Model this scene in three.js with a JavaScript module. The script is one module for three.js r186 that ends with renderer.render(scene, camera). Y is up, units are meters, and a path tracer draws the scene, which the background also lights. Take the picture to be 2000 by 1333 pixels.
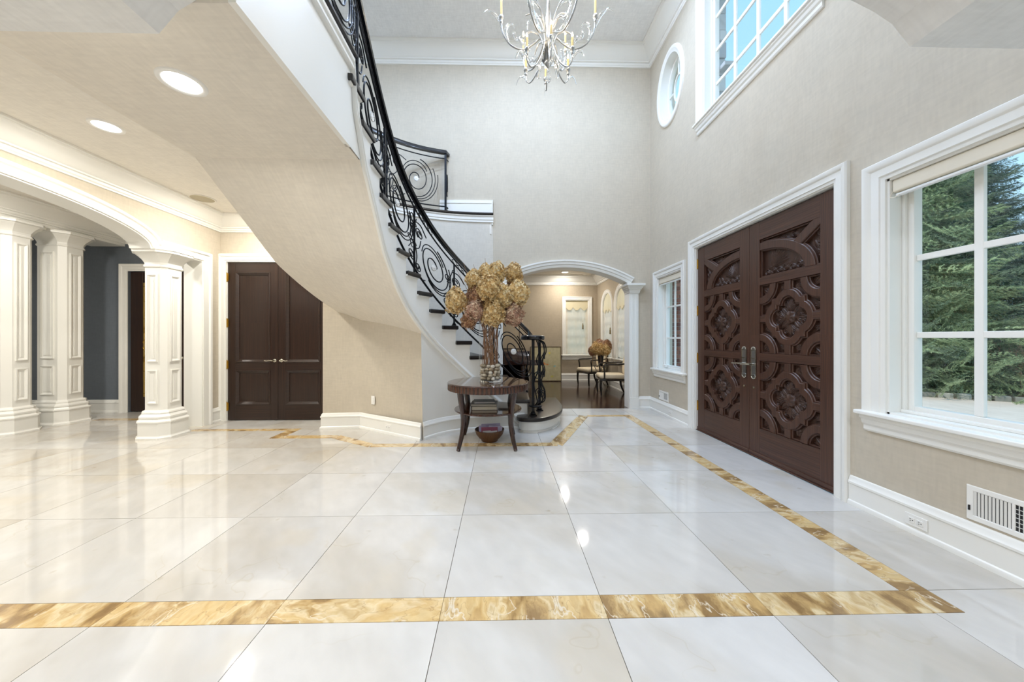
import * as THREE from 'three';
import { mergeGeometries, mergeVertices, toCreasedNormals } from 'three/addons/utils/BufferGeometryUtils.js';
import { RoundedBoxGeometry } from 'three/addons/geometries/RoundedBoxGeometry.js';
import { RectAreaLightUniformsLib } from 'three/addons/lights/RectAreaLightUniformsLib.js';

// ---------------------------------------------------------------- camera, sky, sun, exposure
// Room axes: X to the right, Y up, d = distance into the room (z = -d). The eye is 1.266 m above the floor.
const EXPOSURE = 1.37;
const scene = new THREE.Scene();
const F = 658, YAW = Math.atan(13 / F);
const camera = new THREE.PerspectiveCamera(2 * Math.atan(666.5 / F) * 180 / Math.PI, 2000 / 1333, 0.05, 200);
camera.position.set(0, 1.266, 0);
camera.rotation.y = -YAW;
camera.setViewOffset(2000, 1333, 7, 5.5, 2000, 1333);
camera.updateProjectionMatrix();
scene.add(camera);
const renderer = new THREE.WebGLRenderer({ antialias: true });
renderer.toneMapping = THREE.LinearToneMapping;
renderer.toneMappingExposure = EXPOSURE;
renderer.shadowMap.enabled = true;
RectAreaLightUniformsLib.init();
{ // clear spring sky: pale at the horizon, blue above
  const w = 64, h = 128, a = new Float32Array(w * h * 4);
  for (let y = 0; y < h; y++) for (let x = 0; x < w; x++) {
    const el = Math.max(0, (y + 0.5) / h * 2 - 1), k = Math.pow(el, 0.55), i = (y * w + x) * 4;
    a[i] = 0.62 - 0.46 * k; a[i + 1] = 0.88 - 0.36 * k; a[i + 2] = 1.02 - 0.12 * k; a[i + 3] = 1;
  }
  const t = new THREE.DataTexture(a, w, h, THREE.RGBAFormat, THREE.FloatType);
  t.mapping = THREE.EquirectangularReflectionMapping; t.magFilter = THREE.LinearFilter; t.needsUpdate = true;
  scene.background = t; scene.backgroundIntensity = 0.95; scene.environmentIntensity = 0.95;
}
const sun = new THREE.DirectionalLight(0xfff2dd, 2.4);   // from over the roof behind the house: lights the garden only
sun.position.set(-3, 25, 2.4); sun.target.position.set(12, 0, -6);
sun.castShadow = true; sun.shadow.mapSize.set(2048, 2048);
Object.assign(sun.shadow.camera, { left: -25, right: 25, top: 25, bottom: -25, near: 1, far: 80 });
scene.add(sun, sun.target);

// ---------------------------------------------------------------- helpers
let seed = 7;
const rnd = () => { seed = (seed * 1664525 + 1013904223) >>> 0; return seed / 4294967296; };
const rr = (a, b) => a + (b - a) * rnd();
const lerp = (a, b, t) => a + (b - a) * t, clamp = (v, a = 0, b = 1) => Math.min(b, Math.max(a, v));
const sm = (a, b, x) => { const t = clamp((x - a) / (b - a)); return t * t * (3 - 2 * t); };
const V = (X, h, d) => new THREE.Vector3(X, h, -d);
const UP = new THREE.Vector3(0, 1, 0);
const taken = {};
function numbered(n) { const k = taken[n] = (taken[n] ?? -1) + 1; return k ? n + '_' + String(k).padStart(3, '0') : n; }
function uvBox(g, rot = 0) { // uv in metres, projected along the dominant normal axis
  if (g.index) g = g.toNonIndexed();
  if (!g.attributes.normal) g.computeVertexNormals();
  const p = g.attributes.position, n = p.count, uv = new Float32Array(n * 2);
  const A = new THREE.Vector3(), B = new THREE.Vector3(), C = new THREE.Vector3();
  for (let i = 0; i < n; i += 3) {
    A.fromBufferAttribute(p, i); B.fromBufferAttribute(p, i + 1); C.fromBufferAttribute(p, i + 2);
    const N = B.clone().sub(A).cross(C.clone().sub(A)), ax = Math.abs(N.x), ay = Math.abs(N.y), az = Math.abs(N.z);
    [A, B, C].forEach((q, k) => {
      let u, v;
      if (ay >= ax && ay >= az) { u = q.x; v = q.z; } else if (ax >= az) { u = q.z; v = q.y; } else { u = q.x; v = q.y; }
      if (rot) [u, v] = [v, u];
      uv[(i + k) * 2] = u; uv[(i + k) * 2 + 1] = v;
    });
  }
  g.setAttribute('uv', new THREE.BufferAttribute(uv, 2));
  return g;
}
function clean(g) { let q = g.index ? g.toNonIndexed() : g; for (const k of Object.keys(q.attributes)) if (!['position', 'normal', 'uv'].includes(k)) q.deleteAttribute(k); if (!q.attributes.normal) q.computeVertexNormals(); if (!q.attributes.uv) q = uvBox(q); return q; }
const merge = (gs) => gs.length === 1 ? clean(gs[0]) : mergeGeometries(gs.map(clean), false);
function box(x0, x1, y0, y1, d0, d1, rot = 0) {
  const g = new THREE.BoxGeometry(x1 - x0, y1 - y0, d1 - d0); g.translate((x0 + x1) / 2, (y0 + y1) / 2, -(d0 + d1) / 2); return uvBox(g, rot);
}
function rbox(x0, x1, y0, y1, d0, d1, r = 0.006, rot = 0, seg = 1) {
  const g = new RoundedBoxGeometry(x1 - x0, y1 - y0, d1 - d0, seg, Math.min(r, (x1 - x0) / 2.01, (y1 - y0) / 2.01, (d1 - d0) / 2.01));
  g.translate((x0 + x1) / 2, (y0 + y1) / 2, -(d0 + d1) / 2);
  const n = clean(g.clone()); const nr = n.attributes.normal.clone(); const o = uvBox(n, rot); o.setAttribute('normal', nr); return o;
}
function mesh(name, geo, mat, parent = scene) {
  const m = new THREE.Mesh(Array.isArray(geo) ? merge(geo) : geo, mat);
  m.name = parent === scene ? numbered(name) : name; m.castShadow = m.receiveShadow = true; parent.add(m); return m;
}
function group(name, label, category, at = [0, 0, 0], turn = 0, grp) {
  const o = new THREE.Group(); o.name = numbered(name); o.position.set(...at); o.rotation.y = turn; scene.add(o);
  o.userData = { label, category }; if (grp) o.userData.group = grp; return o;
}
function tag(o, label, category, grp) { Object.assign(o.userData, { label, category }); if (grp) o.userData.group = grp; return o; }
function struct(name, label, category) { const o = group(name, label, category); o.userData.kind = 'structure'; return o; }
function smesh(name, geo, mat, label, category) { const m = mesh(name, geo, mat); Object.assign(m.userData, { label, category, kind: 'structure' }); return m; }
// a moulding: profile [a, b] swept along pts; a = sideways (towards `toward`), b = along N. Mitred corners, capped ends.
function molding(pts, N, profile, toward, closed = false, crease = 0.5) {
  const n = pts.length, S = [], seg = closed ? n : n - 1;
  for (let i = 0; i < seg; i++) S.push(pts[(i + 1) % n].clone().sub(pts[i]).cross(N).normalize());
  let sg = 1;
  if (toward) sg = S[0].dot(toward) < 0 ? -1 : 1;
  const ring = pts.map((p, i) => {
    const a = S[closed ? (i - 1 + n) % n : Math.max(0, i - 1)], b = S[Math.min(i, seg - 1)];
    const m = a.clone().add(b).normalize(), k = sg / Math.max(0.3, m.dot(b));
    return profile.map(([u, v]) => p.clone().addScaledVector(m, u * k).addScaledVector(N, v));
  });
  const pos = [], uv = [], len = [0]; const P = profile.length;
  for (let i = 1; i <= n; i++) len.push(len[i - 1] + pts[i % n].distanceTo(pts[i - 1]));
  let per = [0]; for (let j = 1; j < P; j++) per.push(per[j - 1] + Math.hypot(profile[j][0] - profile[j - 1][0], profile[j][1] - profile[j - 1][1]));
  const put = (v, a, b) => { pos.push(v.x, v.y, v.z); uv.push(a, b); };
  for (let i = 0; i < seg; i++) for (let j = 0; j < P - 1; j++) {
    const A = ring[i], B = ring[(i + 1) % n];
    const q = [[A[j], len[i], per[j]], [B[j], len[i + 1], per[j]], [B[j + 1], len[i + 1], per[j + 1]], [A[j + 1], len[i], per[j + 1]]];
    for (const k of (sg > 0 ? [0, 1, 2, 0, 2, 3] : [0, 2, 1, 0, 3, 2])) put(...q[k]);
  }
  if (!closed) for (const e of [0, n - 1]) {
    const tri = THREE.ShapeUtils.triangulateShape(profile.map(([a, b]) => new THREE.Vector2(a, b)), []);
    for (const t of tri) for (const k of (e ? t : [...t].reverse())) put(ring[e][k], profile[k][0], profile[k][1]);
  }
  let g = new THREE.BufferGeometry();
  g.setAttribute('position', new THREE.Float32BufferAttribute(pos, 3)); g.setAttribute('uv', new THREE.Float32BufferAttribute(uv, 2));
  g.computeVertexNormals();
  if (crease) g = toCreasedNormals(g, crease);
  return g;
}
function shapeOf(pts, holes = []) { const s = new THREE.Shape(pts.map(([x, y]) => new THREE.Vector2(x, y))); for (const h of holes) s.holes.push(new THREE.Path(h.map(([x, y]) => new THREE.Vector2(x, y)))); return s; }
function extr(shape, depth, bevel = 0, seg = 1) {
  const g = new THREE.ExtrudeGeometry(shape, { depth: depth - (bevel ? bevel : 0), bevelEnabled: bevel > 0, bevelSize: bevel, bevelThickness: bevel, bevelSegments: seg, bevelOffset: -bevel, curveSegments: 12 });
  return g;
}
const wallX = (shape, X0, t) => uvBox(extr(shape, t).rotateY(Math.PI / 2).translate(X0, 0, 0));          // shape (d, h), from X0 to X0 + t
const wallD = (shape, d0, t) => uvBox(extr(shape, t).translate(0, 0, -(d0 + t)));                         // shape (X, h), from d0 to d0 + t
const rect = (a0, a1, b0, b1) => [[a0, b0], [a1, b0], [a1, b1], [a0, b1]];
function tube(pts, r, seg = 24, rad = 6, closed = false) { const c = new THREE.CatmullRomCurve3(pts, closed, 'centripetal'); return new THREE.TubeGeometry(c, seg, r, rad, closed); }
// tapered tube through points with a radius for each
function taper(pts, radii, rad = 8, seg = 24, flat = 1) {
  const c = new THREE.CatmullRomCurve3(pts, false, 'centripetal'), fr = c.computeFrenetFrames(seg, false), pos = [], idx = [];
  for (let i = 0; i <= seg; i++) {
    const t = i / seg, p = c.getPoint(t), x = t * (radii.length - 1), k = Math.min(radii.length - 2, Math.floor(x)), r = lerp(radii[k], radii[k + 1], x - k);
    for (let j = 0; j <= rad; j++) { const a = j / rad * Math.PI * 2, v = p.clone().addScaledVector(fr.normals[i], Math.cos(a) * r * flat).addScaledVector(fr.binormals[i], Math.sin(a) * r); pos.push(v.x, v.y, v.z); }
  }
  for (let i = 0; i < seg; i++) for (let j = 0; j < rad; j++) { const a = i * (rad + 1) + j, b = a + rad + 1; idx.push(a, b, a + 1, b, b + 1, a + 1); }
  for (const e of [0, seg]) for (let j = 1; j < rad - 1; j++) { const o = e * (rad + 1); e ? idx.push(o, o + j, o + j + 1) : idx.push(o, o + j + 1, o + j); }
  const g = new THREE.BufferGeometry(); g.setAttribute('position', new THREE.Float32BufferAttribute(pos, 3)); g.setIndex(idx); g.computeVertexNormals();
  const q = g.toNonIndexed(), nr = q.attributes.normal.clone(), o = uvBox(q); o.setAttribute('normal', nr); return o;
}
const lathe = (pts, seg = 32) => new THREE.LatheGeometry(pts.map(([x, y]) => new THREE.Vector2(x, y)), seg);

// ---------------------------------------------------------------- textures (noise that tiles)
function noise2(period, s) {
  const n = period * period, r = new Float32Array(n); let q = s * 7919 + 13;
  for (let i = 0; i < n; i++) { q = (q * 1664525 + 1013904223) >>> 0; r[i] = q / 4294967296; }
  return (x, y) => {
    const xi = Math.floor(x), yi = Math.floor(y), fx = x - xi, fy = y - yi, u = fx * fx * (3 - 2 * fx), v = fy * fy * (3 - 2 * fy);
    const m = (a) => ((a % period) + period) % period, A = m(xi), B = m(xi + 1), C = m(yi) * period, D = m(yi + 1) * period;
    return lerp(lerp(r[C + A], r[C + B], u), lerp(r[D + A], r[D + B], u), v);
  };
}
function fbm(s, base, oct = 4) { const f = []; for (let o = 0; o < oct; o++) f.push(noise2(base << o, s + o * 17)); return (u, v) => { let a = 0, w = 0.5, t = 0; for (let o = 0; o < oct; o++) { a += w * f[o](u * (base << o), v * (base << o)); t += w; w *= 0.5; } return a / t; }; }
function tex(w, h, fn, metres, srgb = true) {
  const a = new Uint8Array(w * h * 4);
  for (let y = 0; y < h; y++) for (let x = 0; x < w; x++) { const c = fn(x / w, y / h), i = (y * w + x) * 4; a[i] = clamp(c[0], 0, 255); a[i + 1] = clamp(c[1], 0, 255); a[i + 2] = clamp(c[2], 0, 255); a[i + 3] = 255; }
  const t = new THREE.DataTexture(a, w, h); t.wrapS = t.wrapT = THREE.RepeatWrapping; t.magFilter = THREE.LinearFilter; t.minFilter = THREE.LinearMipmapLinearFilter; t.generateMipmaps = true;
  if (srgb) t.colorSpace = THREE.SRGBColorSpace; t.repeat.set(1 / metres[0], 1 / metres[1]); t.needsUpdate = true; return t;
}
const mix = (a, b, t) => [lerp(a[0], b[0], t), lerp(a[1], b[1], t), lerp(a[2], b[2], t)];
const std = (o) => new THREE.MeshStandardMaterial(o), phy = (o) => new THREE.MeshPhysicalMaterial(o);

const M = {};
{ // cream marble
  const a = fbm(1, 3, 6), b = fbm(2, 4, 5), c = fbm(3, 6, 5), d = fbm(4, 24, 3), e = fbm(9, 5, 4);
  const T = tex(1024, 1024, (u, v) => {
    const x = u + 0.5 * v, wv = a(u + 0.05 * b(u, v), v * 1) ;
    const cl = a(((u + v) % 1 + 1) % 1, v), st = d(u * 1, ((v * 1 + u) % 1 + 1) % 1);
    let col = mix([205, 202, 197], [196, 190, 180], sm(0.42, 0.75, cl));
    col = mix(col, [214, 211, 206], sm(0.5, 0.75, c(u, v)) * 0.7);
    col = mix(col, [204, 190, 166], sm(0.62, 0.8, e(u, v)) * 0.3);
    const vein = 1 - Math.min(1, Math.abs(b((u + 0.12 * c(u, v)), v) - 0.5) / 0.006);
    if (vein > 0) col = mix(col, [178, 162, 134], vein * 0.22 * sm(0.4, 0.6, cl));
    const spot = d(u, v); if (spot > 0.85) col = mix(col, [150, 134, 108], (spot - 0.85) * 3);
    const k = (st - 0.5) * 10; return [col[0] + k, col[1] + k, col[2] + k];
  }, [2.3, 2.3]);
  M.tile = ['#fdfdfd', '#fbfaf8', '#f8f6f3', '#fefdfb', '#faf8f5'].map((t) => phy({ map: T, color: t, roughness: 0.06, specularIntensity: 1, ior: 1.5 }));
  M.grout = std({ color: '#6d604c', roughness: 0.9 });
}
{ // honey onyx
  const a = fbm(21, 3, 6), b = fbm(22, 4, 5), c = fbm(23, 8, 4), d = fbm(24, 16, 4);
  const stops = [[0.0, [132, 108, 72]], [0.14, [176, 144, 94]], [0.28, [212, 178, 118]], [0.5, [230, 206, 154]], [0.62, [218, 186, 128]], [0.74, [238, 222, 184]], [0.87, [200, 168, 112]], [1, [150, 120, 78]]];
  const T = tex(1024, 512, (u, v) => {
    const w = 0.35 * (b(u, v) - 0.5), t = clamp((a(u + w, v + 0.3 * (c(u, v) - 0.5)) - 0.5) * 1.7 + 0.53);
    let i = 0; while (i < stops.length - 2 && t > stops[i + 1][0]) i++;
    let col = mix(stops[i][1], stops[i + 1][1], clamp((t - stops[i][0]) / (stops[i + 1][0] - stops[i][0])));
    const vein = 1 - Math.min(1, Math.abs(b(u + 0.2 * c(u, v), v) - 0.5) / 0.018); if (vein > 0) col = mix(col, [242, 236, 222], vein * sm(0.55, 0.68, a(v, u)));
    const dk = 1 - Math.min(1, Math.abs(c(u + 0.1 * d(u, v), v) - 0.52) / 0.02); if (dk > 0) col = mix(col, [134, 104, 64], dk * 0.4);
    const k = (d(u, v) - 0.5) * 24; col = mix(col, [232, 220, 196], 0.14); return [col[0] + k, col[1] + k, col[2] + k * 0.8];
  }, [1.0, 0.5]);
  M.onyx = phy({ map: T, color: '#ebe4da', roughness: 0.08, ior: 1.5 });
}
{ // woven wall paper, paint
  const a = fbm(31, 64, 2), b = fbm(32, 4, 3);
  const weave = (u, v) => { const k = 0.5 * a(u, (v * 0.2) % 1) + 0.5 * a((u * 0.2) % 1, v); return k; };
  const T = tex(512, 512, (u, v) => { const k = 0.965 + 0.07 * (weave(u, v) - 0.5) + 0.03 * (b(u, v) - 0.5); return [255 * k, 255 * k, 255 * k]; }, [0.9, 0.9]);
  M.wall = std({ map: T, color: '#d3c8b5', roughness: 0.85 });
  M.soffit = std({ map: T, color: '#f0e8da', roughness: 0.88 });  // same paint as the walls, lightened: bounced light put into the colour
  M.wallLiving = std({ map: T, color: '#b9ab95', roughness: 0.85 });
  M.wallBlue = std({ map: T, color: '#6d747c', roughness: 0.8 });
  M.ceil = std({ map: T, color: '#f4eee3', roughness: 0.9 });
  M.wallDaylit = std({ map: T, color: '#dfd8cb', roughness: 0.85 });  // the wall paper again, made paler to carry daylight in its colour
  M.ceilWhite = std({ map: T, color: '#f6f5f2', roughness: 0.9 });
}
M.trim = std({ color: '#f3f1ea', roughness: 0.35 });
M.trimFlat = std({ color: '#efede6', roughness: 0.5 });
function woodTex(s, dark, light, metres, stretch = 12) {
  const a = fbm(s, 2, 5), b = fbm(s + 5, 4, 4), c = fbm(s + 9, 64, 2);
  return tex(512, 512, (u, v) => {
    const g = a((u * stretch / 2) % 1, v * 1), f = c(u, (v * 0.06) % 1), k = clamp(0.55 * g + 0.5 * (f - 0.5) + 0.25 * Math.sin((u * 40 + 5 * b(u, v)) * Math.PI) * 0.4 + 0.2);
    return mix(dark, light, k);
  }, metres);
}
M.espresso = phy({ map: woodTex(41, [30, 17, 12], [66, 41, 29], [0.5, 1.5]), roughness: 0.32, clearcoat: 0.25, clearcoatRoughness: 0.25 });
M.mahogany = phy({ map: woodTex(51, [52, 32, 24], [98, 64, 47], [0.45, 1.3]), roughness: 0.42, clearcoat: 0.15, clearcoatRoughness: 0.3 });
M.mahoganyCarve = phy({ map: woodTex(53, [48, 30, 22], [92, 60, 43], [0.45, 1.3]), roughness: 0.45, clearcoat: 0.15, clearcoatRoughness: 0.3 });
M.tread = phy({ map: woodTex(61, [16, 13, 13], [34, 27, 25], [0.6, 1.6]), roughness: 0.3, clearcoat: 0.2, clearcoatRoughness: 0.15 });
M.iron = std({ color: '#14161b', roughness: 0.38, metalness: 0.55 });
M.ironBlack = phy({ color: '#0e0f13', roughness: 0.25, metalness: 0.2, clearcoat: 0.6, clearcoatRoughness: 0.15 });
M.brass = std({ color: '#c9a24a', roughness: 0.25, metalness: 1 });
M.nickel = std({ color: '#c9c4b6', roughness: 0.22, metalness: 1 });
M.pewter = std({ color: '#9d9c9a', roughness: 0.35, metalness: 0.9 });
M.glass = phy({ color: '#ffffff', transmission: 1, thickness: 0, roughness: 0, ior: 1.45 });
M.crystal = phy({ color: '#ffffff', transmission: 1, thickness: 0.02, roughness: 0.02, ior: 1.5 });
M.plate = std({ color: '#f4f2ec', roughness: 0.35 });
M.dark = std({ color: '#1d1d1f', roughness: 0.6 });

// recessed lamp: trim ring, glowing lens and the light of the same size just under it
const LAMP_WARM = new THREE.Color(1, 0.97, 0.90), LAMP_NEUTRAL = new THREE.Color(1, 0.95, 0.88), FILL_COOL = new THREE.Color(0.54, 0.71, 1), FILL_DAY = new THREE.Color(0.82, 0.89, 1);  // the cool and day tones serve only fill lamps added out of view
const lampRing = lathe([[0.088, 0.002], [0.088, -0.006], [0.098, -0.01], [0.112, -0.006], [0.114, 0.001]], 36);
const lampLens = new THREE.CylinderGeometry(0.089, 0.089, 0.004, 32).translate(0, -0.001, 0);
const lampMat = {};
function downlight(X, h, d, power, color, label, shade = 'warm') {
  const g = group('recessed_light', label, 'ceiling light', [X, h - 0.003, -d], 0, 'recessed ceiling lights');
  mesh('trim_ring', lampRing, M.plate, g);
  lampMat[shade] ??= std({ color: '#ffffff', emissive: color.clone().lerp(new THREE.Color(1, 1, 1), 0.5), emissiveIntensity: 2.2, roughness: 0.5 });
  mesh('lens', lampLens, lampMat[shade], g);
  const l = new THREE.RectAreaLight(color, power, 0.15, 0.15); l.position.set(0, -0.012, 0); l.rotation.x = -Math.PI / 2; g.add(l);
  return g;
}

// ---------------------------------------------------------------- floor: marble tiles and onyx border, piece by piece
const XR = 2.68, DB = 6.03, XL = -4.3, DC = 5.24, UF = 3.485, HC = 3.12, HTOP = 6.42;
function clipHalf(poly, a, b, inside) { // keep the side left (inside) or right of the line a -> b
  const out = [], f = (p) => ((b[0] - a[0]) * (p[1] - a[1]) - (b[1] - a[1]) * (p[0] - a[0])) * (inside ? 1 : -1);
  for (let i = 0; i < poly.length; i++) {
    const p = poly[i], q = poly[(i + 1) % poly.length], fp = f(p), fq = f(q);
    if (fp >= 0) out.push(p);
    if ((fp > 0 && fq < 0) || (fp < 0 && fq > 0)) { const t = fp / (fp - fq); out.push([lerp(p[0], q[0], t), lerp(p[1], q[1], t)]); }
  }
  return out;
}
const area = (p) => { let s = 0; for (let i = 0; i < p.length; i++) { const q = p[(i + 1) % p.length]; s += p[i][0] * q[1] - q[0] * p[i][1]; } return s / 2; };
const ccw = (p) => area(p) < 0 ? [...p].reverse() : p;
function subtract(polys, Q) {
  Q = ccw(Q); const out = [];
  for (let p of polys) {
    for (let i = 0; i < Q.length && p.length > 2; i++) {
      const a = Q[i], b = Q[(i + 1) % Q.length], o = clipHalf(p, a, b, false);
      if (o.length > 2 && Math.abs(area(o)) > 1e-6) out.push(o);
      p = clipHalf(p, a, b, true);
    }
  }
  return out;
}
function tidy(p) { // drop doubled and collinear corners
  p = p.filter((a, i) => { const b = p[(i + 1) % p.length]; return Math.hypot(a[0] - b[0], a[1] - b[1]) > 1e-5; });
  return p.filter((b, i) => { const a = p[(i - 1 + p.length) % p.length], c = p[(i + 1) % p.length]; return Math.abs((b[0] - a[0]) * (c[1] - b[1]) - (b[1] - a[1]) * (c[0] - b[0])) > 1e-8; });
}
function grow(p, e) { // inset (negative) or outset a convex polygon
  p = tidy(ccw(p)); const n = p.length, L = p.map((a, i) => { const b = p[(i + 1) % n], l = Math.hypot(b[0] - a[0], b[1] - a[1]), nx = (b[1] - a[1]) / l, ny = -(b[0] - a[0]) / l; return [nx, ny, nx * a[0] + ny * a[1] + e]; });
  return p.map((_, i) => { const A = L[(i - 1 + n) % n], B = L[i], D = A[0] * B[1] - A[1] * B[0]; return [(A[2] * B[1] - A[1] * B[2]) / D, (A[0] * B[2] - A[2] * B[0]) / D]; });
}
function slab(polys, y1, y0, ou = 0, ov = 0, rot = 0) {
  const pos = [], uv = [], cr = Math.cos(rot), sr = Math.sin(rot);
  const put = (p, y, s = 0) => { pos.push(p[0], y, -p[1]); uv.push(p[0] * cr - p[1] * sr + ou, p[0] * sr + p[1] * cr + ov + s); };
  for (const q of polys) {
    const p = ccw(q);
    for (let i = 1; i < p.length - 1; i++) { put(p[0], y1); put(p[i], y1); put(p[i + 1], y1); }
    for (let i = 0; i < p.length; i++) { const a = p[i], b = p[(i + 1) % p.length]; put(a, y0); put(b, y0); put(b, y1); put(a, y0); put(b, y1); put(a, y1); }
  }
  const g = new THREE.BufferGeometry(); g.setAttribute('position', new THREE.Float32BufferAttribute(pos, 3)); g.setAttribute('uv', new THREE.Float32BufferAttribute(uv, 2)); g.computeVertexNormals(); return g;
}
const R4 = (x0, x1, d0, d1) => [[x0, d0], [x1, d0], [x1, d1], [x0, d1]];
const gridX = []; for (let x = 1.995 - 0.7575 * 15; x < 2; x += 0.7575) gridX.push(x);
const W = 0.7625, gx = [2.68, 2.137, 1.995, 1.241, 0.4805, -0.2815]; for (let i = 1; i < 12; i++) gx.push(-0.2815 - W * i);
const gd = [-3.05]; for (let i = 5; i >= 1; i--) gd.push(1.512 - W * i); gd.push(1.512, 1.65, 2.4155, 3.181, 3.943, 4.705, 5.467, 6.03);
const bands = [];
{
  const add = (q) => { let ps = [ccw(q)]; for (const b of bands) ps = subtract(ps, b); for (const p of ps) if (Math.abs(area(p)) > 0.002) bands.push(p); };
  const cut = gx.filter((x) => x < 1.99 && x > -4.2).sort((a, b) => a - b); const xs = [-4.25, ...cut, 1.995];
  const rs = [1.512, 1.65, 2.4155, 3.181, 3.943, 4.705, 5.52];
  for (let i = 0; i < rs.length - 1; i++) add(R4(1.995, 2.137, rs[i], rs[i + 1]));
  for (let i = 0; i < xs.length - 1; i++) add(R4(xs[i], xs[i + 1], 1.512, 1.65));
  add(R4(1.40, 1.995, 5.40, 5.52));
  { const a = [0.715, 3.945], b = [1.40, 5.43], c = [1.27, 5.52], e = [0.585, 4.075], m = (p, q, t) => [lerp(p[0], q[0], t), lerp(p[1], q[1], t)]; for (let k = 0; k < 2; k++) add([m(a, b, k / 2), m(a, b, (k + 1) / 2), m(e, c, (k + 1) / 2), m(e, c, k / 2)]); }
  for (const [x0, x1] of [[-0.2815, 0.66], [-1.044, -0.2815], [-1.54, -1.044]]) add(R4(x0, x1, 3.943, 4.07));
  add([[-1.556, 3.943], [-1.53, 4.07], [-2.10, 4.434], [-2.147, 4.30]]);
  add(R4(-2.94, -2.12, 4.305, 4.434));
  add([[-2.94, 4.305], [-2.79, 4.40], [-2.80, 4.776], [-2.94, 4.66]]);
  for (const [x0, x1] of [[-3.35, -2.80], [-4.25, -3.35]]) add(R4(x0, x1, 4.66, 4.776));
  add(R4(-6.3, -5.2, 5.30, 5.42));
}
{
  const floor = struct('floor', 'polished cream marble tile floor with a honey onyx border', 'floor');
  mesh('grout_bed', box(-9, XR, -0.16, -0.006, -3.05, DB), M.grout, floor);
  const grown = bands.map((b) => grow(b, 0.0011));
  for (let i = 0; i < gx.length - 1; i++) for (let j = 0; j < gd.length - 1; j++) {
    const x1 = gx[i], d0 = gd[j], d1 = i === 0 && gd[j + 1] === 1.512 ? 1.65 : gd[j + 1], x0 = i === 0 && gd[j + 1] < 1.52 ? 1.995 : gx[i + 1];
    if (i === 0 && d0 === 1.512) continue;
    if (x0 < -9.2) continue;
    if (i === 1) continue;                                   // the border's own column: handled below where the border ends
    let ps = [grow(R4(x0, x1, d0, d1), -0.0016)];
    for (const b of grown) ps = subtract(ps, b);
    if (!ps.length || ps.reduce((s, p) => s + Math.abs(area(p)), 0) < 0.004) continue;
    mesh('tile', slab(ps, rr(-0.0002, 0.0002), -0.007, rr(0, 2.3), rr(0, 2.3), 0), M.tile[Math.floor(rnd() * 5)], floor);
  }
  for (const [d0, d1] of [[5.52, 6.03]])
    mesh('tile', slab([grow(R4(1.995, 2.137, d0, d1), -0.0016)], 0, -0.007, rr(0, 2), rr(0, 2)), M.tile[1], floor);
  bands.forEach((b) => mesh('onyx_strip', slab([grow(b, -0.0009)], 0.0002, -0.007, rr(0, 3), rr(0, 2), rr(0, 1) > 0.5 ? Math.PI / 2 : 0), M.onyx, floor));
}
{ // the sitting room's dark boards
  const a = fbm(71, 4, 4), b = fbm(72, 64, 2);
  const T = tex(1024, 1024, (u, v) => { const row = Math.floor(v * 16), f = v * 16 - row, e = Math.min(f, 1 - f), j = ((row * 0.37) % 1), end = Math.abs(((u + j) % 1) - 0.5); let k = 0.35 + 0.5 * a((u + row * 0.13) % 1, v) + 0.35 * (b((u * 0.08) % 1, v) - 0.5); let c = mix([34, 20, 15], [72, 44, 32], clamp(k)); if (e < 0.03 || end < 0.0012) c = [16, 10, 8]; return c; }, [2.0, 2.0]);
  M.boards = phy({ map: T, roughness: 0.2, clearcoat: 0.4, clearcoatRoughness: 0.1 });
  smesh('floor', box(-4, 3.0, -0.16, 0.0, DB, 10.3), M.boards, 'dark stained board floor of the sitting room beyond the arch', 'floor');
}
// ---------------------------------------------------------------- stair plan (shared by walls and stairs)
const RISE = 0.205;
const innerPts = [[17.6, -1.165, 2.45], [17, -1.165, 2.58], [16, -1.17, 2.80], [15, -1.172, 3.03], [14, -1.172, 3.255], [13, -1.165, 3.48], [12, -1.145, 3.69], [11, -1.105, 3.91], [10, -1.03, 4.12], [9, -0.925, 4.31], [8, -0.79, 4.47], [7, -0.625, 4.59], [6, -0.44, 4.66], [5, -0.24, 4.70], [4, -0.04, 4.715], [3, 0.16, 4.72], [2, 0.36, 4.72], [1, 0.56, 4.72]].reverse();
function crv(list, k) { // Catmull-Rom through [k, x, d]
  let i = 0; while (i < list.length - 2 && k > list[i + 1][0]) i++;
  const p1 = list[i], p2 = list[i + 1], p0 = list[Math.max(0, i - 1)], p3 = list[Math.min(list.length - 1, i + 2)], t = (k - p1[0]) / (p2[0] - p1[0]);
  const f = (n) => { const a = p0[n], b = p1[n], c = p2[n], e = p3[n]; return 0.5 * (2 * b + (c - a) * t + (2 * a - 5 * b + 4 * c - e) * t * t + (3 * b - a - 3 * c + e) * t * t * t); };
  return t < 0 || t > 1 ? [lerp(p1[1], p2[1], t), lerp(p1[2], p2[2], t)] : [f(1), f(2)];
}
const inner = (k) => crv(innerPts, k);
const outerPath = []; // dense: straight along X = -2.5, then round to the back wall
for (let d = 2.2; d < 3.4; d += 0.1) outerPath.push([-2.5, d]);
for (let i = 0; i <= 48; i++) { const a = i / 48 * Math.PI / 2, n = 2 / 2.6; outerPath.push([-2.5 * Math.pow(Math.cos(a), n), 3.4 + 2.6 * Math.pow(Math.sin(a), n)]); }
for (let x = 0.1; x <= 0.8; x += 0.1) outerPath.push([x, 6.0]);
const outerLen = [0]; for (let i = 1; i < outerPath.length; i++) outerLen.push(outerLen[i - 1] + Math.hypot(outerPath[i][0] - outerPath[i - 1][0], outerPath[i][1] - outerPath[i - 1][1]));
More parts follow.
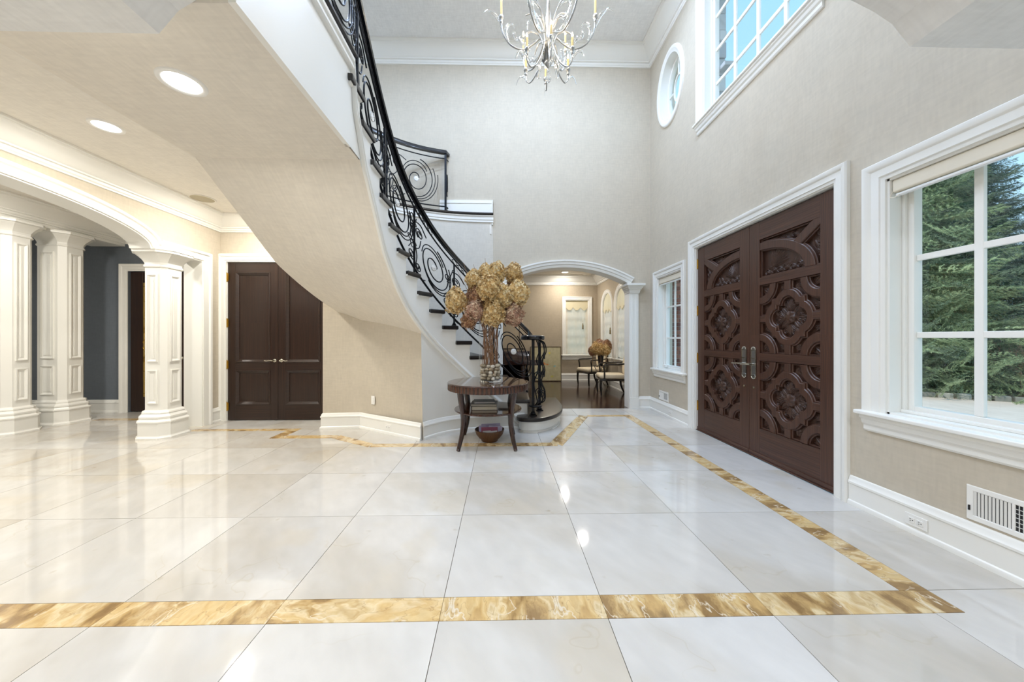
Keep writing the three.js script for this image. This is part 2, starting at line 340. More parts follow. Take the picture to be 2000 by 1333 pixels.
function outerAt(s) { let i = 0; while (i < outerLen.length - 2 && s > outerLen[i + 1]) i++; const t = clamp((s - outerLen[i]) / (outerLen[i + 1] - outerLen[i])); return [lerp(outerPath[i][0], outerPath[i + 1][0], t), lerp(outerPath[i][1], outerPath[i + 1][1], t)]; }
const s16 = 0.6, s2 = outerLen[outerLen.findIndex((_, i) => outerPath[i][0] > 0.35)];
function outer(k) { const s11 = s16 + 5 * 0.42; return k >= 11 ? outerAt(s16 + (16 - k) * 0.42) : outerAt(lerp(s2, s11, (k - 2) / 9)); }
const nose = (k) => RISE * k;
const sofT = [[1, -0.24], [9.6, 1.336], [12, 1.776], [13.65, 2.09], [14.6, 2.36], [16, 2.74], [18, 2.74]];
function soffit(k) { let i = 0; while (i < sofT.length - 2 && k > sofT[i + 1][0]) i++; const a = sofT[i], b = sofT[i + 1]; return lerp(a[1], b[1], clamp((k - a[0]) / (b[0] - a[0]), i ? 0 : -9, 1)); }

// ---------------------------------------------------------------- walls
const W1 = { d0: 0.86, d1: 2.29, h0: 0.74, h1: 2.37 }, W2 = { d0: 4.97, d1: 5.73, h0: 0.75, h1: 2.29 }, W3 = { d0: 2.87, d1: 4.42, h0: 4.17, h1: 5.98 }, OV = { d: 5.31, h: 5.27, a: 0.325, b: 0.5 };
const DO = { d0: 2.655, d1: 4.62, h: 2.515 };
const ell = (cx, cy, a, b, n = 48) => [...Array(n)].map((_, i) => [cx + a * Math.cos(i / n * 2 * Math.PI), cy + b * Math.sin(i / n * 2 * Math.PI)]);
const hole = (w) => rect(w.d0, w.d1, w.h0, w.h1);
{
  const out = [[-3.25, 0], [DO.d0, 0], [DO.d0, DO.h], [DO.d1, DO.h], [DO.d1, 0], [DB + 0.22, 0], [DB + 0.22, HTOP + 0.2], [-3.25, HTOP + 0.2]];
  const w = smesh('wall_right', wallX(shapeOf(out, [hole(W1), hole(W2), hole(W3), ell(OV.d, OV.h, OV.a, OV.b)]), XR, 0.25), M.wall, 'beige papered front wall with the entry doors and windows', 'wall');
}
const archL = []; for (let i = 0; i <= 32; i++) { const x = 2.31 * (1 - i / 32), c = x - 1.155, R = 2.373; archL.push([x, 2.24 - (R - 0.3) + Math.sqrt(R * R - c * c)]); }
{
  const out = [[-5.25, 0], [0, 0], ...[...archL].reverse(), [2.31, 0], [XR, 0], [XR, HTOP + 0.2], [-5.25, HTOP + 0.2]];
  smesh('wall_back', wallD(shapeOf(out), DB, 0.22), M.wall, 'tall beige papered wall with the arch to the sitting room', 'wall');
}
smesh('wall_rear', box(-9.2, XR + 0.25, 0, HTOP + 0.2, -3.25, -3.05), M.wall, 'beige wall closing the hall opposite the arch', 'wall');
smesh('wall_upper', box(-5.25, -5, UF, HTOP + 0.2, -3.05, DB), M.wall, 'beige wall of the upper hall behind the stair', 'wall');
smesh('ceiling', box(-5.25, XR + 0.25, HTOP, HTOP + 0.2, -3.05, DB + 0.22), M.ceilWhite, 'white high ceiling of the two storey hall', 'ceiling');
{ // floor of the upper hall: its underside is the ceiling of the side hall and the room behind the columns
  const pts = [[-9.2, -3.05], [-9.2, 6.05], [-0.2, 6.05]]; for (let i = outerPath.length - 1; i >= 0; i--) if (outerPath[i][0] <= -0.16) pts.push(outerPath[i]); pts.push([-2.5, -3.05]);
  const g = extr(shapeOf(pts), UF - HC - 0.02).rotateX(-Math.PI / 2).translate(0, HC, 0);
  smesh('ceiling', uvBox(g), M.ceil, 'cream ceiling of the side hall with a round speaker', 'ceiling');
}
smesh('ceiling', box(-2.5, XR, HC, UF, -3.05, 1.0), M.ceil, 'ceiling under the gallery opposite the arch', 'ceiling');
{ // wide arch spanning the hall under the gallery
  const pts = [[XL, 2.6], [-1.5, 2.6]]; for (let i = 1; i < 40; i++) { const x = lerp(-1.5, 1.868, i / 40), c = (x - 0.184) / 1.684; pts.push([x, 2.6 + 0.44 * Math.sqrt(1 - c * c) ** 1.25]); } pts.push([1.868, 2.6], [XR, 2.6], [XR, UF], [XL, UF]);
  const low = pts.slice(0, pts.length - 2), soft = (p) => p;
  smesh('wall_gallery', wallD(shapeOf(pts), 1.0, 0.505), M.ceilWhite, 'white gallery beam with a wide shallow arch cut in its underside', 'arch');
}
// landing strip along the left: soffit with a lamp
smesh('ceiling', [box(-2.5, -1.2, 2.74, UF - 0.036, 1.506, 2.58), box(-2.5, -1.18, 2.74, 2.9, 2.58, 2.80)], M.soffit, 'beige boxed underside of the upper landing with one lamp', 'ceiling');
{ // arch wall of the side hall
  const pts = [[-3.05, 0], [0.5, 0], [0.5, 2.38], [1.22, 2.38]]; for (let i = 1; i < 40; i++) { const a = Math.PI - i / 40 * Math.PI; pts.push([2.72 + 1.5 * Math.cos(a), 2.38 + 0.31 * Math.sin(a)]); } pts.push([4.22, 2.38], [4.93, 2.38], [4.93, 0], [DC, 0], [DC, HC], [-3.05, HC]);
  smesh('wall_left', wallX(shapeOf(pts), XL - 0.25, 0.25), M.wall, 'beige wall with a wide arch to the columned room', 'wall');
  const path = [V(XL, 0, 4.93), V(XL, 2.38, 4.93), V(XL, 2.38, 4.22)]; for (let i = 1; i < 40; i++) { const a = i / 40 * Math.PI; path.push(V(XL, 2.38 + 0.31 * Math.sin(a), 2.72 + 1.5 * Math.cos(a))); } path.push(V(XL, 2.38, 1.22), V(XL, 2.38, 0.5), V(XL, 0, 0.5));
  const tr = struct('trim_1', 'white moulded casing around the arch to the columned room', 'trim');
  mesh('casing', molding(path, new THREE.Vector3(1, 0, 0), [[0.004, 0], [0.004, 0.016], [0.03, 0.022], [0.075, 0.024], [0.09, 0.04], [0.115, 0.045], [0.125, 0.03], [0.125, 0]], new THREE.Vector3(0, 0, -1)), M.trim, tr);
  mesh('intrados_lining', molding(path.map((p) => p.clone()), new THREE.Vector3(1, 0, 0), [[0.004, 0.003], [-0.012, 0.003], [-0.012, -0.255], [0.004, -0.255]], new THREE.Vector3(0, 0, -1)), M.trim, tr);
}
{ const out = [[XL - 0.25, 0], [-4.207, 0], [-4.207, 2.435], [-2.68, 2.435], [-2.68, 0], [-2.5, 0], [-2.5, HC], [XL - 0.25, HC]];
  smesh('wall_closet', wallD(shapeOf(out), DC, 0.14), M.wall, 'beige wall holding the dark double closet doors', 'wall'); }
{ const out = [[-9.2, 0], [-6.37, 0], [-6.37, 2.41], [-4.62, 2.41], [-4.62, 0], [XL - 0.1, 0], [XL - 0.1, HC], [-9.2, HC]];
  smesh('wall_blue', wallD(shapeOf(out), 5.87, 0.16), M.wallBlue, 'slate blue wall behind the panelled columns', 'wall'); }
smesh('wall_far_left', box(-9.4, -9.0, 0, HTOP, -3.25, 6.25), M.wallBlue, 'slate blue end wall of the columned room', 'wall');
smesh('trim_beam', box(-6.98, -6.42, 2.83, HC, -3.05, 5.87), M.trimFlat, 'white boxed beam carried by the panelled columns', 'beam');
// sitting room shell
const XV = 2.86, DV = 10.02;
const arched = (d0, d1, h0, hs) => { const r = (d1 - d0) / 2, c = (d0 + d1) / 2, p = [[d0, h0], [d1, h0]]; for (let i = 0; i <= 20; i++) { const a = i / 20 * Math.PI; p.push([c + r * Math.cos(a), hs + r * Math.sin(a)]); } return p; };
const WA = { d0: 8.70, d1: 9.48, h0: 0.76, hs: 2.1 }, WB = { d0: 7.60, d1: 8.38, h0: 0.76, hs: 2.1 }, WC = { x0: 1.90, x1: 2.59, h0: 0.77, h1: 2.40 };
smesh('wall_sitting_right', wallX(shapeOf(rect(DB + 0.22, DV + 0.25, 0, HC + 0.3), [arched(WA.d0, WA.d1, WA.h0, WA.hs), arched(WB.d0, WB.d1, WB.h0, WB.hs)]), XV, 0.13), M.wallLiving, 'taupe wall of the sitting room with two arched windows', 'wall');
smesh('wall_sitting_back', wallD(shapeOf(rect(-4.2, XV + 0.13, 0, HC + 0.3), [rect(WC.x0, WC.x1, WC.h0, WC.h1)]), DV, 0.25), M.wallLiving, 'taupe wall at the far end of the sitting room', 'wall');
smesh('wall_sitting_left', box(-4.2, -4, 0, HC + 0.3, DB + 0.22, DV + 0.25), M.wallLiving, 'taupe side wall of the sitting room', 'wall');
smesh('ceiling', box(-4.2, XV + 0.13, HC, HC + 0.2, DB + 0.22, DV + 0.25), M.ceil, 'cream ceiling of the sitting room with a raised border', 'ceiling');

// ---------------------------------------------------------------- mouldings
const BASE = [[0, 0], [0.03, 0], [0.03, 0.018], [0.026, 0.03], [0.018, 0.036], [0.018, 0.155], [0.024, 0.162], [0.024, 0.175], [0.016, 0.185], [0.012, 0.205], [0.006, 0.215], [0, 0.218]];
const CROWN = [[0, 0], [0.2, 0], [0.2, -0.02], [0.175, -0.026], [0.172, -0.045], [0.15, -0.06], [0.11, -0.105], [0.075, -0.15], [0.05, -0.165], [0.05, -0.18], [0.03, -0.186], [0.03, -0.21], [0.018, -0.222], [0.018, -0.236], [0, -0.24]];
const CASE = [[0, 0], [0, 0.014], [0.022, 0.018], [0.026, 0.026], [0.07, 0.026], [0.08, 0.036], [0.1, 0.042], [0.112, 0.042], [0.12, 0.03], [0.12, 0]];
const scaleP = (p, k) => p.map(([a, b]) => [a * k, b * k]);
let trimN = 1;
const trim = (label, geo, mat = M.trim, cat = 'trim') => smesh('trim_' + (++trimN), geo, mat, label, cat);
let baseN = { v: 0 };
const baseboard = (side, label, pts, toward) => smesh('baseboard_' + side, molding(pts.map(([x, d]) => V(x, 0, d)), UP, BASE, toward), M.trim, label, 'baseboard');
const LEFTW = new THREE.Vector3(-1, 0, 0), RIGHTW = new THREE.Vector3(1, 0, 0), NEAR = new THREE.Vector3(0, 0, 1), FAR = new THREE.Vector3(0, 0, -1);
baseboard('right_near', 'tall white baseboard under the large window', [[XR, -3.0], [XR, DO.d0 - 0.12]], LEFTW);
baseboard('right_far', 'tall white baseboard between the arch and the entry doors', [[XR, DO.d1 + 0.12], [XR, DB], [2.47, DB]], LEFTW);
baseboard('closet', 'white baseboard wrapping the wall under the stair', [[-2.5, 5.2], [-2.5, 4.757], [-1.99, 4.80], [-0.99, 4.175]], LEFTW);
baseboard('closet_left', 'short white baseboard between arch casing and closet casing', [[XL, 5.05], [XL, DC], [-4.33, DC]], RIGHTW);
baseboard('blue', 'white baseboard along the slate blue wall', [[-9, 5.87], [-6.5, 5.87]], NEAR);
baseboard('sitting', 'white baseboard around the sitting room', [[-4, DV], [XV, DV], [XV, DB + 0.25]], NEAR);
baseboard('rear', 'white baseboard on the wall opposite the arch', [[-9, -3.05], [XR, -3.05]], FAR);
trim('white crown moulding around the high ceiling', molding([V(XR, HTOP, -3), V(XR, HTOP, DB), V(-5, HTOP, DB), V(-5, HTOP, -3)], UP, scaleP(CROWN, 1.2), LEFTW), M.trim, 'crown');
trim('cream crown moulding of the side hall above the arch and closet', molding([V(XL, HC, -3), V(XL, HC, DC), V(-2.45, HC, DC)], UP, CROWN, RIGHTW), M.trim, 'crown');
trim('crown moulding along the boxed beam in the columned room', molding([V(-6.42, HC, -3), V(-6.42, HC, 5.87), V(-4.56, HC, 5.87)], UP, scaleP(CROWN, 1.05), RIGHTW), M.trim, 'crown');
trim('cream crown moulding around the sitting room', molding([V(-4, HC, DV), V(XV, HC, DV), V(XV, HC, DB + 0.25)], UP, scaleP(CROWN, 1.15), NEAR), M.trimFlat, 'crown');
trim('narrow raised border line on the sitting room ceiling', molding([V(-1.5, HC, 8.9), V(1.2, HC, 8.9), V(1.2, HC, 8.6), V(1.55, HC, 8.6), V(1.55, HC, 7.2)], UP, [[0, 0], [0, -0.02], [0.03, -0.03], [0.06, -0.02], [0.06, 0]], NEAR), M.trimFlat, 'trim');
{ // arch to the sitting room: casing, pilasters with capitals
  const t = struct('trim_arch', 'white moulded arch on pilasters framing the sitting room', 'arch');
  const pth = [...archL].map(([x, h]) => V(x, h, DB));
  mesh('arch_casing', molding(pth, NEAR, [[-0.005, -0.24], [-0.005, 0.02], [0.02, 0.03], [0.035, 0.03], [0.05, 0.045], [0.085, 0.05], [0.1, 0.062], [0.125, 0.062], [0.13, 0.04], [0.13, 0], [0.0, -0.24]], UP), M.trim, t);
  for (const [x0, x1, s] of [[2.305, 2.455, 1], [-0.145, 0.005, -1]]) {
    mesh('pilaster', [box(x0, x1, 0, 2.1, DB - 0.03, DB + 0.001), box(s > 0 ? x0 - 0.012 : x1 - 0.005, s > 0 ? x0 + 0.005 : x1 + 0.012, 0, 2.1, DB - 0.022, DB + 0.225), box(x0 + 0.03, x0 + 0.05, 0.2, 2.06, DB - 0.04, DB - 0.03), box(x1 - 0.05, x1 - 0.03, 0.2, 2.06, DB - 0.04, DB - 0.03), box(x0 - 0.008, x1 + 0.008, 0, 0.2, DB - 0.045, DB)], M.trim, t);
    const cap = [], st = [[2.07, 0.01], [2.085, 0.018], [2.11, 0.024], [2.14, 0.042], [2.165, 0.058], [2.19, 0.072], [2.205, 0.09]];
    for (let i = 0; i < st.length; i++) { const h1 = i < st.length - 1 ? st[i + 1][0] : 2.242, e = st[i][1]; cap.push(box(x0 - e, x1 + e, st[i][0], h1, DB - 0.03 - e, DB + (s > 0 ? 0.225 : 0.225))); }
    mesh('capital', cap, M.trim, t);
  }
}

// ---------------------------------------------------------------- windows
// A window lives in its wall's frame: u along the wall, v up, w out of the wall into the room.
function frameX(name, label, X = XR) { const g = struct(name, label, 'window'); g.position.set(X, 0, 0); g.rotation.y = -Math.PI / 2; return g; }   // u = -d
function frameD(name, label, d) { const g = struct(name, label, 'window'); g.position.set(0, 0, -d); return g; }                                      // u = X
const bar = (u0, u1, v0, v1, w0, w1, r = 0.004) => rbox(u0, u1, v0, v1, -w1, -w0, r);
const P3 = (u, v, w = 0) => new THREE.Vector3(u, v, w);
const WOUT = new THREE.Vector3(0, 0, 1);
function makeWindow(g, u0, u1, v0, v1, us, vs, o = {}) {
  const gw = o.gw ?? -0.14, b = o.sash ?? 0.05, c = o.casing ?? 1;
  mesh('jamb', [box(u0 - 0.002, u0 + 0.014, v0, v1, -0.0, 0.2), box(u1 - 0.014, u1 + 0.002, v0, v1, -0.0, 0.2), box(u0, u1, v1 - 0.014, v1 + 0.002, -0.0, 0.2), box(u0, u1, v0 - 0.002, v0 + 0.014, -0.0, 0.2)], M.trim, g);
  const a0 = u0 + 0.014, a1 = u1 - 0.014, b0 = v0 + 0.014, b1 = v1 - 0.014;
  mesh('sash', [bar(a0, a0 + b, b0, b1, gw - 0.03, gw + 0.03), bar(a1 - b, a1, b0, b1, gw - 0.03, gw + 0.03), bar(a0 + b, a1 - b, b1 - b, b1, gw - 0.03, gw + 0.03), bar(a0 + b, a1 - b, b0, b0 + b, gw - 0.03, gw + 0.03),
    bar(a0, a0 + 0.018, b0, b1, gw + 0.03, gw + 0.055), bar(a1 - 0.018, a1, b0, b1, gw + 0.03, gw + 0.055), bar(a0, a1, b0, b0 + 0.02, gw + 0.03, gw + 0.065)], M.trim, g);
  const mw = o.bar ?? 0.026, U = [a0 + b, ...us, a1 - b], Vv = [b0 + b, ...vs, b1 - b];
  for (const u of us) mesh('mullion', bar(u - mw / 2, u + mw / 2, b0 + b, b1 - b, gw - 0.012, gw + 0.014), M.trim, g);
  for (const v of vs) mesh('muntin', bar(a0 + b, a1 - b, v - mw / 2, v + mw / 2, gw - 0.010, gw + 0.012), M.trim, g);
  for (let i = 0; i < U.length - 1; i++) for (let j = 0; j < Vv.length - 1; j++) mesh('pane', new THREE.PlaneGeometry(U[i + 1] - U[i] - mw * 0.6, Vv[j + 1] - Vv[j] - mw * 0.6).translate((U[i] + U[i + 1]) / 2, (Vv[j] + Vv[j + 1]) / 2, gw), M.glass, g);
  mesh('casing', molding([P3(u0, v0), P3(u0, v1), P3(u1, v1), P3(u1, v0)], WOUT, scaleP(CASE, c), new THREE.Vector3(-1, 0, 0)), M.trim, g);
  const cw = 0.12 * c;
  mesh('sill', [bar(u0 - cw - 0.03, u1 + cw + 0.03, v0 - 0.03, v0 + 0.001, -0.12, 0.075, 0.01)], M.trim, g);
  mesh('apron', molding([P3(u0 - cw, v0 - 0.03, 0), P3(u1 + cw, v0 - 0.03, 0)], new THREE.Vector3(0, -1, 0), [[0, 0], [0.055, 0], [0.055, 0.02], [0.042, 0.032], [0.036, 0.06], [0.022, 0.075], [0.022, 0.105], [0.014, 0.118], [0, 0.12]], WOUT), M.trim, g);
}
{
  const g = frameX('window_1', 'large white window of tall panes beside the entry doors'); g.userData.label = 'large white grid window looking onto spruces and drive';
  makeWindow(g, -W1.d1, -W1.d0, W1.h0, W1.h1, [-1.928, -1.575, -1.222], [1.287, 1.809], { gw: -0.14, casing: 1.12, bar: 0.04 });
}
{ const g = frameX('window_2', 'narrow white window between the arch and the entry doors'); makeWindow(g, -W2.d1, -W2.d0, W2.h0, W2.h1, [-5.42], [1.27, 1.79], { gw: -0.14 }); 
  mesh('crank', [bar(-5.60, -5.52, 0.79, 0.83, -0.06, -0.02), bar(-5.59, -5.57, 0.82, 0.90, -0.05, -0.03)], M.plate, g); }
{ const g = frameX('window_3', 'high white grid window above the entry doors showing blue sky'); makeWindow(g, -W3.d1, -W3.d0, W3.h0, W3.h1, [-4.006, -3.64, -3.28], [4.60, 5.04, 5.48], { gw: -0.14, casing: 1.05, bar: 0.04 }); }
{ // oval window
  const g = frameX('window_4', 'small oval window with a ring of bars near the ceiling');
  const path = (a, b, w = 0, n = 64) => [...Array(n)].map((_, i) => P3(-OV.d + a * Math.cos(i / n * 2 * Math.PI), OV.h + b * Math.sin(i / n * 2 * Math.PI), w));
  mesh('casing', molding(path(OV.a, OV.b), WOUT, [[-0.004, -0.2], [-0.004, 0.012], [0.03, 0.018], [0.045, 0.028], [0.075, 0.03], [0.092, 0.022], [0.097, 0], [0.02, -0.2], [-0.004, -0.2]], null, true), M.trim, g);
  mesh('sash', molding(path(OV.a - 0.002, OV.b - 0.002, -0.14), WOUT, [[-0.045, -0.025], [0, -0.025], [0, 0.025], [-0.045, 0.025], [-0.045, -0.025]], null, true), M.trim, g);
  mesh('ring_bar', molding(path(0.13, 0.2, -0.14), WOUT, [[-0.012, -0.012], [0.012, -0.012], [0.012, 0.012], [-0.012, 0.012], [-0.012, -0.012]], null, true), M.trim, g);
  for (const [du, dv] of [[0, 1], [0, -1], [1, 0], [-1, 0]]) mesh('spoke_bar', du ? bar(Math.min(-OV.d + du * 0.13, -OV.d + du * 0.29), Math.max(-OV.d + du * 0.13, -OV.d + du * 0.29), OV.h - 0.012, OV.h + 0.012, -0.152, -0.128) : bar(-OV.d - 0.012, -OV.d + 0.012, Math.min(OV.h + dv * 0.2, OV.h + dv * 0.46), Math.max(OV.h + dv * 0.2, OV.h + dv * 0.46), -0.152, -0.128), M.trim, g);
  const s = new THREE.Shape(); s.absellipse(-OV.d, OV.h, OV.a - 0.04, OV.b - 0.04, 0, Math.PI * 2); mesh('pane', new THREE.ShapeGeometry(s, 40).translate(0, 0, -0.14), M.glass, g);
}
{ const g = frameD('window_5', 'white window with a sheer shade on the far sitting room wall', DV); makeWindow(g, WC.x0, WC.x1, WC.h0, WC.h1, [2.245], [1.31, 1.85], { gw: -0.16, casing: 0.85 }); }
function archWindow(n, w, label) {
  const g = frameX(n, label, XV), u0 = -w.d1, u1 = -w.d0, c = (u0 + u1) / 2, r = (u1 - u0) / 2, gw = -0.09;
  const path = (e, z = 0) => { const p = [P3(u0 + e, w.h0 + e, z), P3(u0 + e, w.hs, z)]; for (let i = 1; i < 24; i++) { const a = Math.PI - i / 24 * Math.PI; p.push(P3(c + (r - e) * Math.cos(a), w.hs + (r - e) * Math.sin(a), z)); } p.push(P3(u1 - e, w.hs, z), P3(u1 - e, w.h0 + e, z)); return p; };
  mesh('casing', molding(path(0), WOUT, scaleP([[-0.004, -0.12], [-0.004, 0.014], ...CASE.slice(2)], 0.82), new THREE.Vector3(-1, 0, 0)), M.trim, g);
  mesh('sash', [molding(path(0.002, gw), WOUT, [[-0.045, -0.02], [0, -0.02], [0, 0.02], [-0.045, 0.02], [-0.045, -0.02]], new THREE.Vector3(-1, 0, 0)), bar(u0, u1, w.h0, w.h0 + 0.05, gw - 0.02, gw + 0.02)], M.trim, g);
  mesh('mullion', bar(c - 0.012, c + 0.012, w.h0 + 0.04, w.hs + r - 0.04, gw - 0.012, gw + 0.012), M.trim, g);
  for (const v of [1.2, 1.65, 2.1]) mesh('muntin', bar(u0 + 0.04, u1 - 0.04, v - 0.012, v + 0.012, gw - 0.01, gw + 0.01), M.trim, g);
  const sh = shapeOf([[u0 + 0.03, w.h0 + 0.03], [u1 - 0.03, w.h0 + 0.03], ...[...Array(21)].map((_, i) => [c + (r - 0.03) * Math.cos(i / 20 * Math.PI), w.hs + (r - 0.03) * Math.sin(i / 20 * Math.PI)])]);
  mesh('pane', new THREE.ShapeGeometry(sh).translate(0, 0, gw), M.glass, g);
  mesh('sill', bar(u0 - 0.13, u1 + 0.13, w.h0 - 0.03, w.h0, -0.1, 0.06, 0.008), M.trim, g);
  mesh('apron', molding([P3(u0 - 0.1, w.h0 - 0.03), P3(u1 + 0.1, w.h0 - 0.03)], new THREE.Vector3(0, -1, 0), [[0, 0], [0.045, 0], [0.04, 0.03], [0.022, 0.06], [0.022, 0.09], [0, 0.1]], WOUT), M.trim, g);
}
archWindow('window_6', WA, 'arched window nearer the far sitting room corner'); archWindow('window_7', WB, 'arched window beside the arch pilaster');

// roller shades (hall) and scalloped sheer shades (sitting room)
M.shadeCloth = std({ color: '#ece3d0', roughness: 0.8 });
function rollerShade(w, label) {
  const g = group('roller_shade', label, 'window shade', [XR, 0, 0], -Math.PI / 2, undefined), u0 = -w.d1 + 0.016, u1 = -w.d0 - 0.016, t = w.h1 - 0.014;
  mesh('valance', bar(u0, u1, t - 0.09, t, -0.06, -0.012, 0.012), M.shadeCloth, g);
  mesh('bottom_rail', bar(u0 + 0.01, u1 - 0.01, t - 0.118, t - 0.095, -0.05, -0.022, 0.01), std({ color: '#f4f4f2', roughness: 0.4 }), g);
  mesh('cord', tube([P3(u0 + 0.006, t - 0.08, -0.012), P3(u0 - 0.002, t - 0.115, -0.006), P3(u0 + 0.02, t - 0.125, -0.01), P3(u0 + 0.04, t - 0.11, -0.02)], 0.0025, 10, 5), M.shadeCloth, g);
}
rollerShade(W1, 'rolled cream shade at the top of the large window'); rollerShade(W2, 'rolled cream shade at the top of the narrow window');
M.sheer = phy({ color: '#fff1de', transmission: 0.6, roughness: 0.95, thickness: 0, side: THREE.DoubleSide });
M.lace = phy({ color: '#efe3c2', transmission: 0.35, roughness: 0.95, thickness: 0, side: THREE.DoubleSide });
function sheerShade(at, turn, u0, u1, v0, vTop, arch, label, w = 0) {
  const g = group('sheer_shade', label, 'window shade', at, turn, undefined), n = 24;
  const surf = (f, nu, nv) => { const pos = [], idx = []; for (let j = 0; j <= nv; j++) for (let i = 0; i <= nu; i++) pos.push(...f(i / nu, j / nv)); for (let j = 0; j < nv; j++) for (let i = 0; i < nu; i++) { const a = j * (nu + 1) + i, b = a + nu + 1; idx.push(a, a + 1, b + 1, a, b + 1, b); } const q = new THREE.BufferGeometry(); q.setAttribute('position', new THREE.Float32BufferAttribute(pos, 3)); q.setIndex(idx); q.computeVertexNormals(); return q; };
  const c = (u0 + u1) / 2, r = (u1 - u0) / 2, top = (s) => arch ? vTop + Math.sqrt(Math.max(0.0001, r * r - (lerp(u0, u1, s) - c) ** 2)) : vTop;
  mesh('sheer_panel', surf((s, t) => { const u = lerp(u0, u1, s), v = lerp(v0 + 0.03 * Math.abs(Math.sin(s * Math.PI * 4)), arch ? vTop : vTop - 0.05, t); return [u, v, w + 0.006 * Math.sin(t * Math.PI * 12) + 0.004 * Math.sin(s * 40)]; }, 40, 60), M.sheer, g);
  mesh('lace_valance', surf((s, t) => { const u = lerp(u0, u1, s), lo = vTop - (arch ? 0.05 : 0.2) - 0.09 * Math.abs(Math.sin(s * Math.PI * 3)); return [u, lerp(lo, top(s), t), w + 0.018 + 0.012 * Math.abs(Math.sin(s * Math.PI * 3)) * (1 - t)]; }, 48, 10), M.lace, g);
  mesh('trim_band', tube([...Array(31)].map((_, i) => P3(lerp(u0, u1, i / 30), vTop - (arch ? 0.05 : 0.2) - 0.09 * Math.abs(Math.sin(i / 30 * Math.PI * 3)), w + 0.024)), 0.004, 90, 5), std({ color: '#cbb88c', roughness: 0.9 }), g);
  const tx = lerp(u0, u1, 0.78), ty = lerp(v0, vTop, 0.55);
  mesh('tassel', [lathe([[0.001, 0], [0.02, -0.005], [0.022, -0.13], [0.001, -0.13]], 10).translate(tx, ty, w + 0.02), lathe([[0.001, 0.05], [0.014, 0.04], [0.017, 0.02], [0.01, 0], [0.001, 0]], 10).translate(tx, ty, w + 0.02), new THREE.CylinderGeometry(0.002, 0.002, 0.08, 5).translate(tx, ty + 0.09, w + 0.02)], std({ color: '#8d7a55', roughness: 0.9 }), g);
}
sheerShade([0, 0, -DV], 0, WC.x0 + 0.015, WC.x1 - 0.015, WC.h0 + 0.01, WC.h1 - 0.01, false, 'sheer white shade with scalloped top on the square window', -0.05);
sheerShade([XV, 0, 0], -Math.PI / 2, -WA.d1 + 0.015, -WA.d0 - 0.015, WA.h0 + 0.01, WA.hs, true, 'sheer white shade on the arched window by the far corner', -0.035);
sheerShade([XV, 0, 0], -Math.PI / 2, -WB.d1 + 0.015, -WB.d0 - 0.015, WB.h0 + 0.01, WB.hs, true, 'sheer white shade on the arched window by the pilaster', -0.035);

// ---------------------------------------------------------------- carved entry doors
const leafW = (DO.d1 - DO.d0 - 0.03) / 2 - 0.002, leafH = 2.49;
function doorHinge(g, x, ys, mat = M.brass, z = 0.004) { for (const y of ys) mesh('hinge', [new THREE.CylinderGeometry(0.009, 0.009, 0.125, 10).translate(x, y, z), new THREE.SphereGeometry(0.008, 8, 6).translate(x, y + 0.066, z), new THREE.SphereGeometry(0.008, 8, 6).translate(x, y - 0.066, z), new THREE.BoxGeometry(0.022, 0.12, 0.004).translate(x - Math.sign(x - 0.3) * 0.012, y, z - 0.002)], mat, g); }
const gridTex = (g, rot) => uvBox(g, rot);
function prism(pts, z0, z1, bev, holes = [], rot = 0) { const g = extr(shapeOf(pts, holes), z1 - z0, bev, 1).translate(0, 0, z0); const c = toCreasedNormals(g, 0.4), n = c.attributes.normal.clone(), o = uvBox(c, rot); o.setAttribute('normal', n); return o; }
const quatre = (R, off, sq, cx, cy, n = 120) => [...Array(n)].map((_, i) => { const t = i / n * Math.PI * 2 + 0.0001, c = Math.cos(t), s = Math.sin(t); let r = sq / Math.max(Math.abs(c), Math.abs(s)); for (let k = 0; k < 4; k++) { const f = t - k * Math.PI / 2, q = R * R - (off * Math.sin(f)) ** 2; if (Math.cos(f) > 0 && q > 0) r = Math.max(r, off * Math.cos(f) + Math.sqrt(q)); } return [cx + r * c, cy + r * s]; });
function arcBand(cx, cy, rx0, ry0, rx1, ry1, a0, a1, n = 20) { const p = []; for (let i = 0; i <= n; i++) { const a = lerp(a0, a1, i / n); p.push([cx + rx1 * Math.cos(a), cy + ry1 * Math.sin(a)]); } for (let i = n; i >= 0; i--) { const a = lerp(a0, a1, i / n); p.push([cx + rx0 * Math.cos(a), cy + ry0 * Math.sin(a)]); } return p; }
function heightGrid(x0, x1, y0, y1, nx, ny, fn) {
  const pos = [], uv = [], idx = [];
  for (let j = 0; j <= ny; j++) for (let i = 0; i <= nx; i++) { const x = lerp(x0, x1, i / nx), y = lerp(y0, y1, j / ny); pos.push(x, y, fn(x, y)); uv.push(x, y); }
  for (let j = 0; j < ny; j++) for (let i = 0; i < nx; i++) { const a = j * (nx + 1) + i, b = a + nx + 1; idx.push(a, a + 1, b + 1, a, b + 1, b); }
  const g = new THREE.BufferGeometry(); g.setAttribute('position', new THREE.Float32BufferAttribute(pos, 3)); g.setAttribute('uv', new THREE.Float32BufferAttribute(uv, 2)); g.setIndex(idx); g.computeVertexNormals(); return g;
}
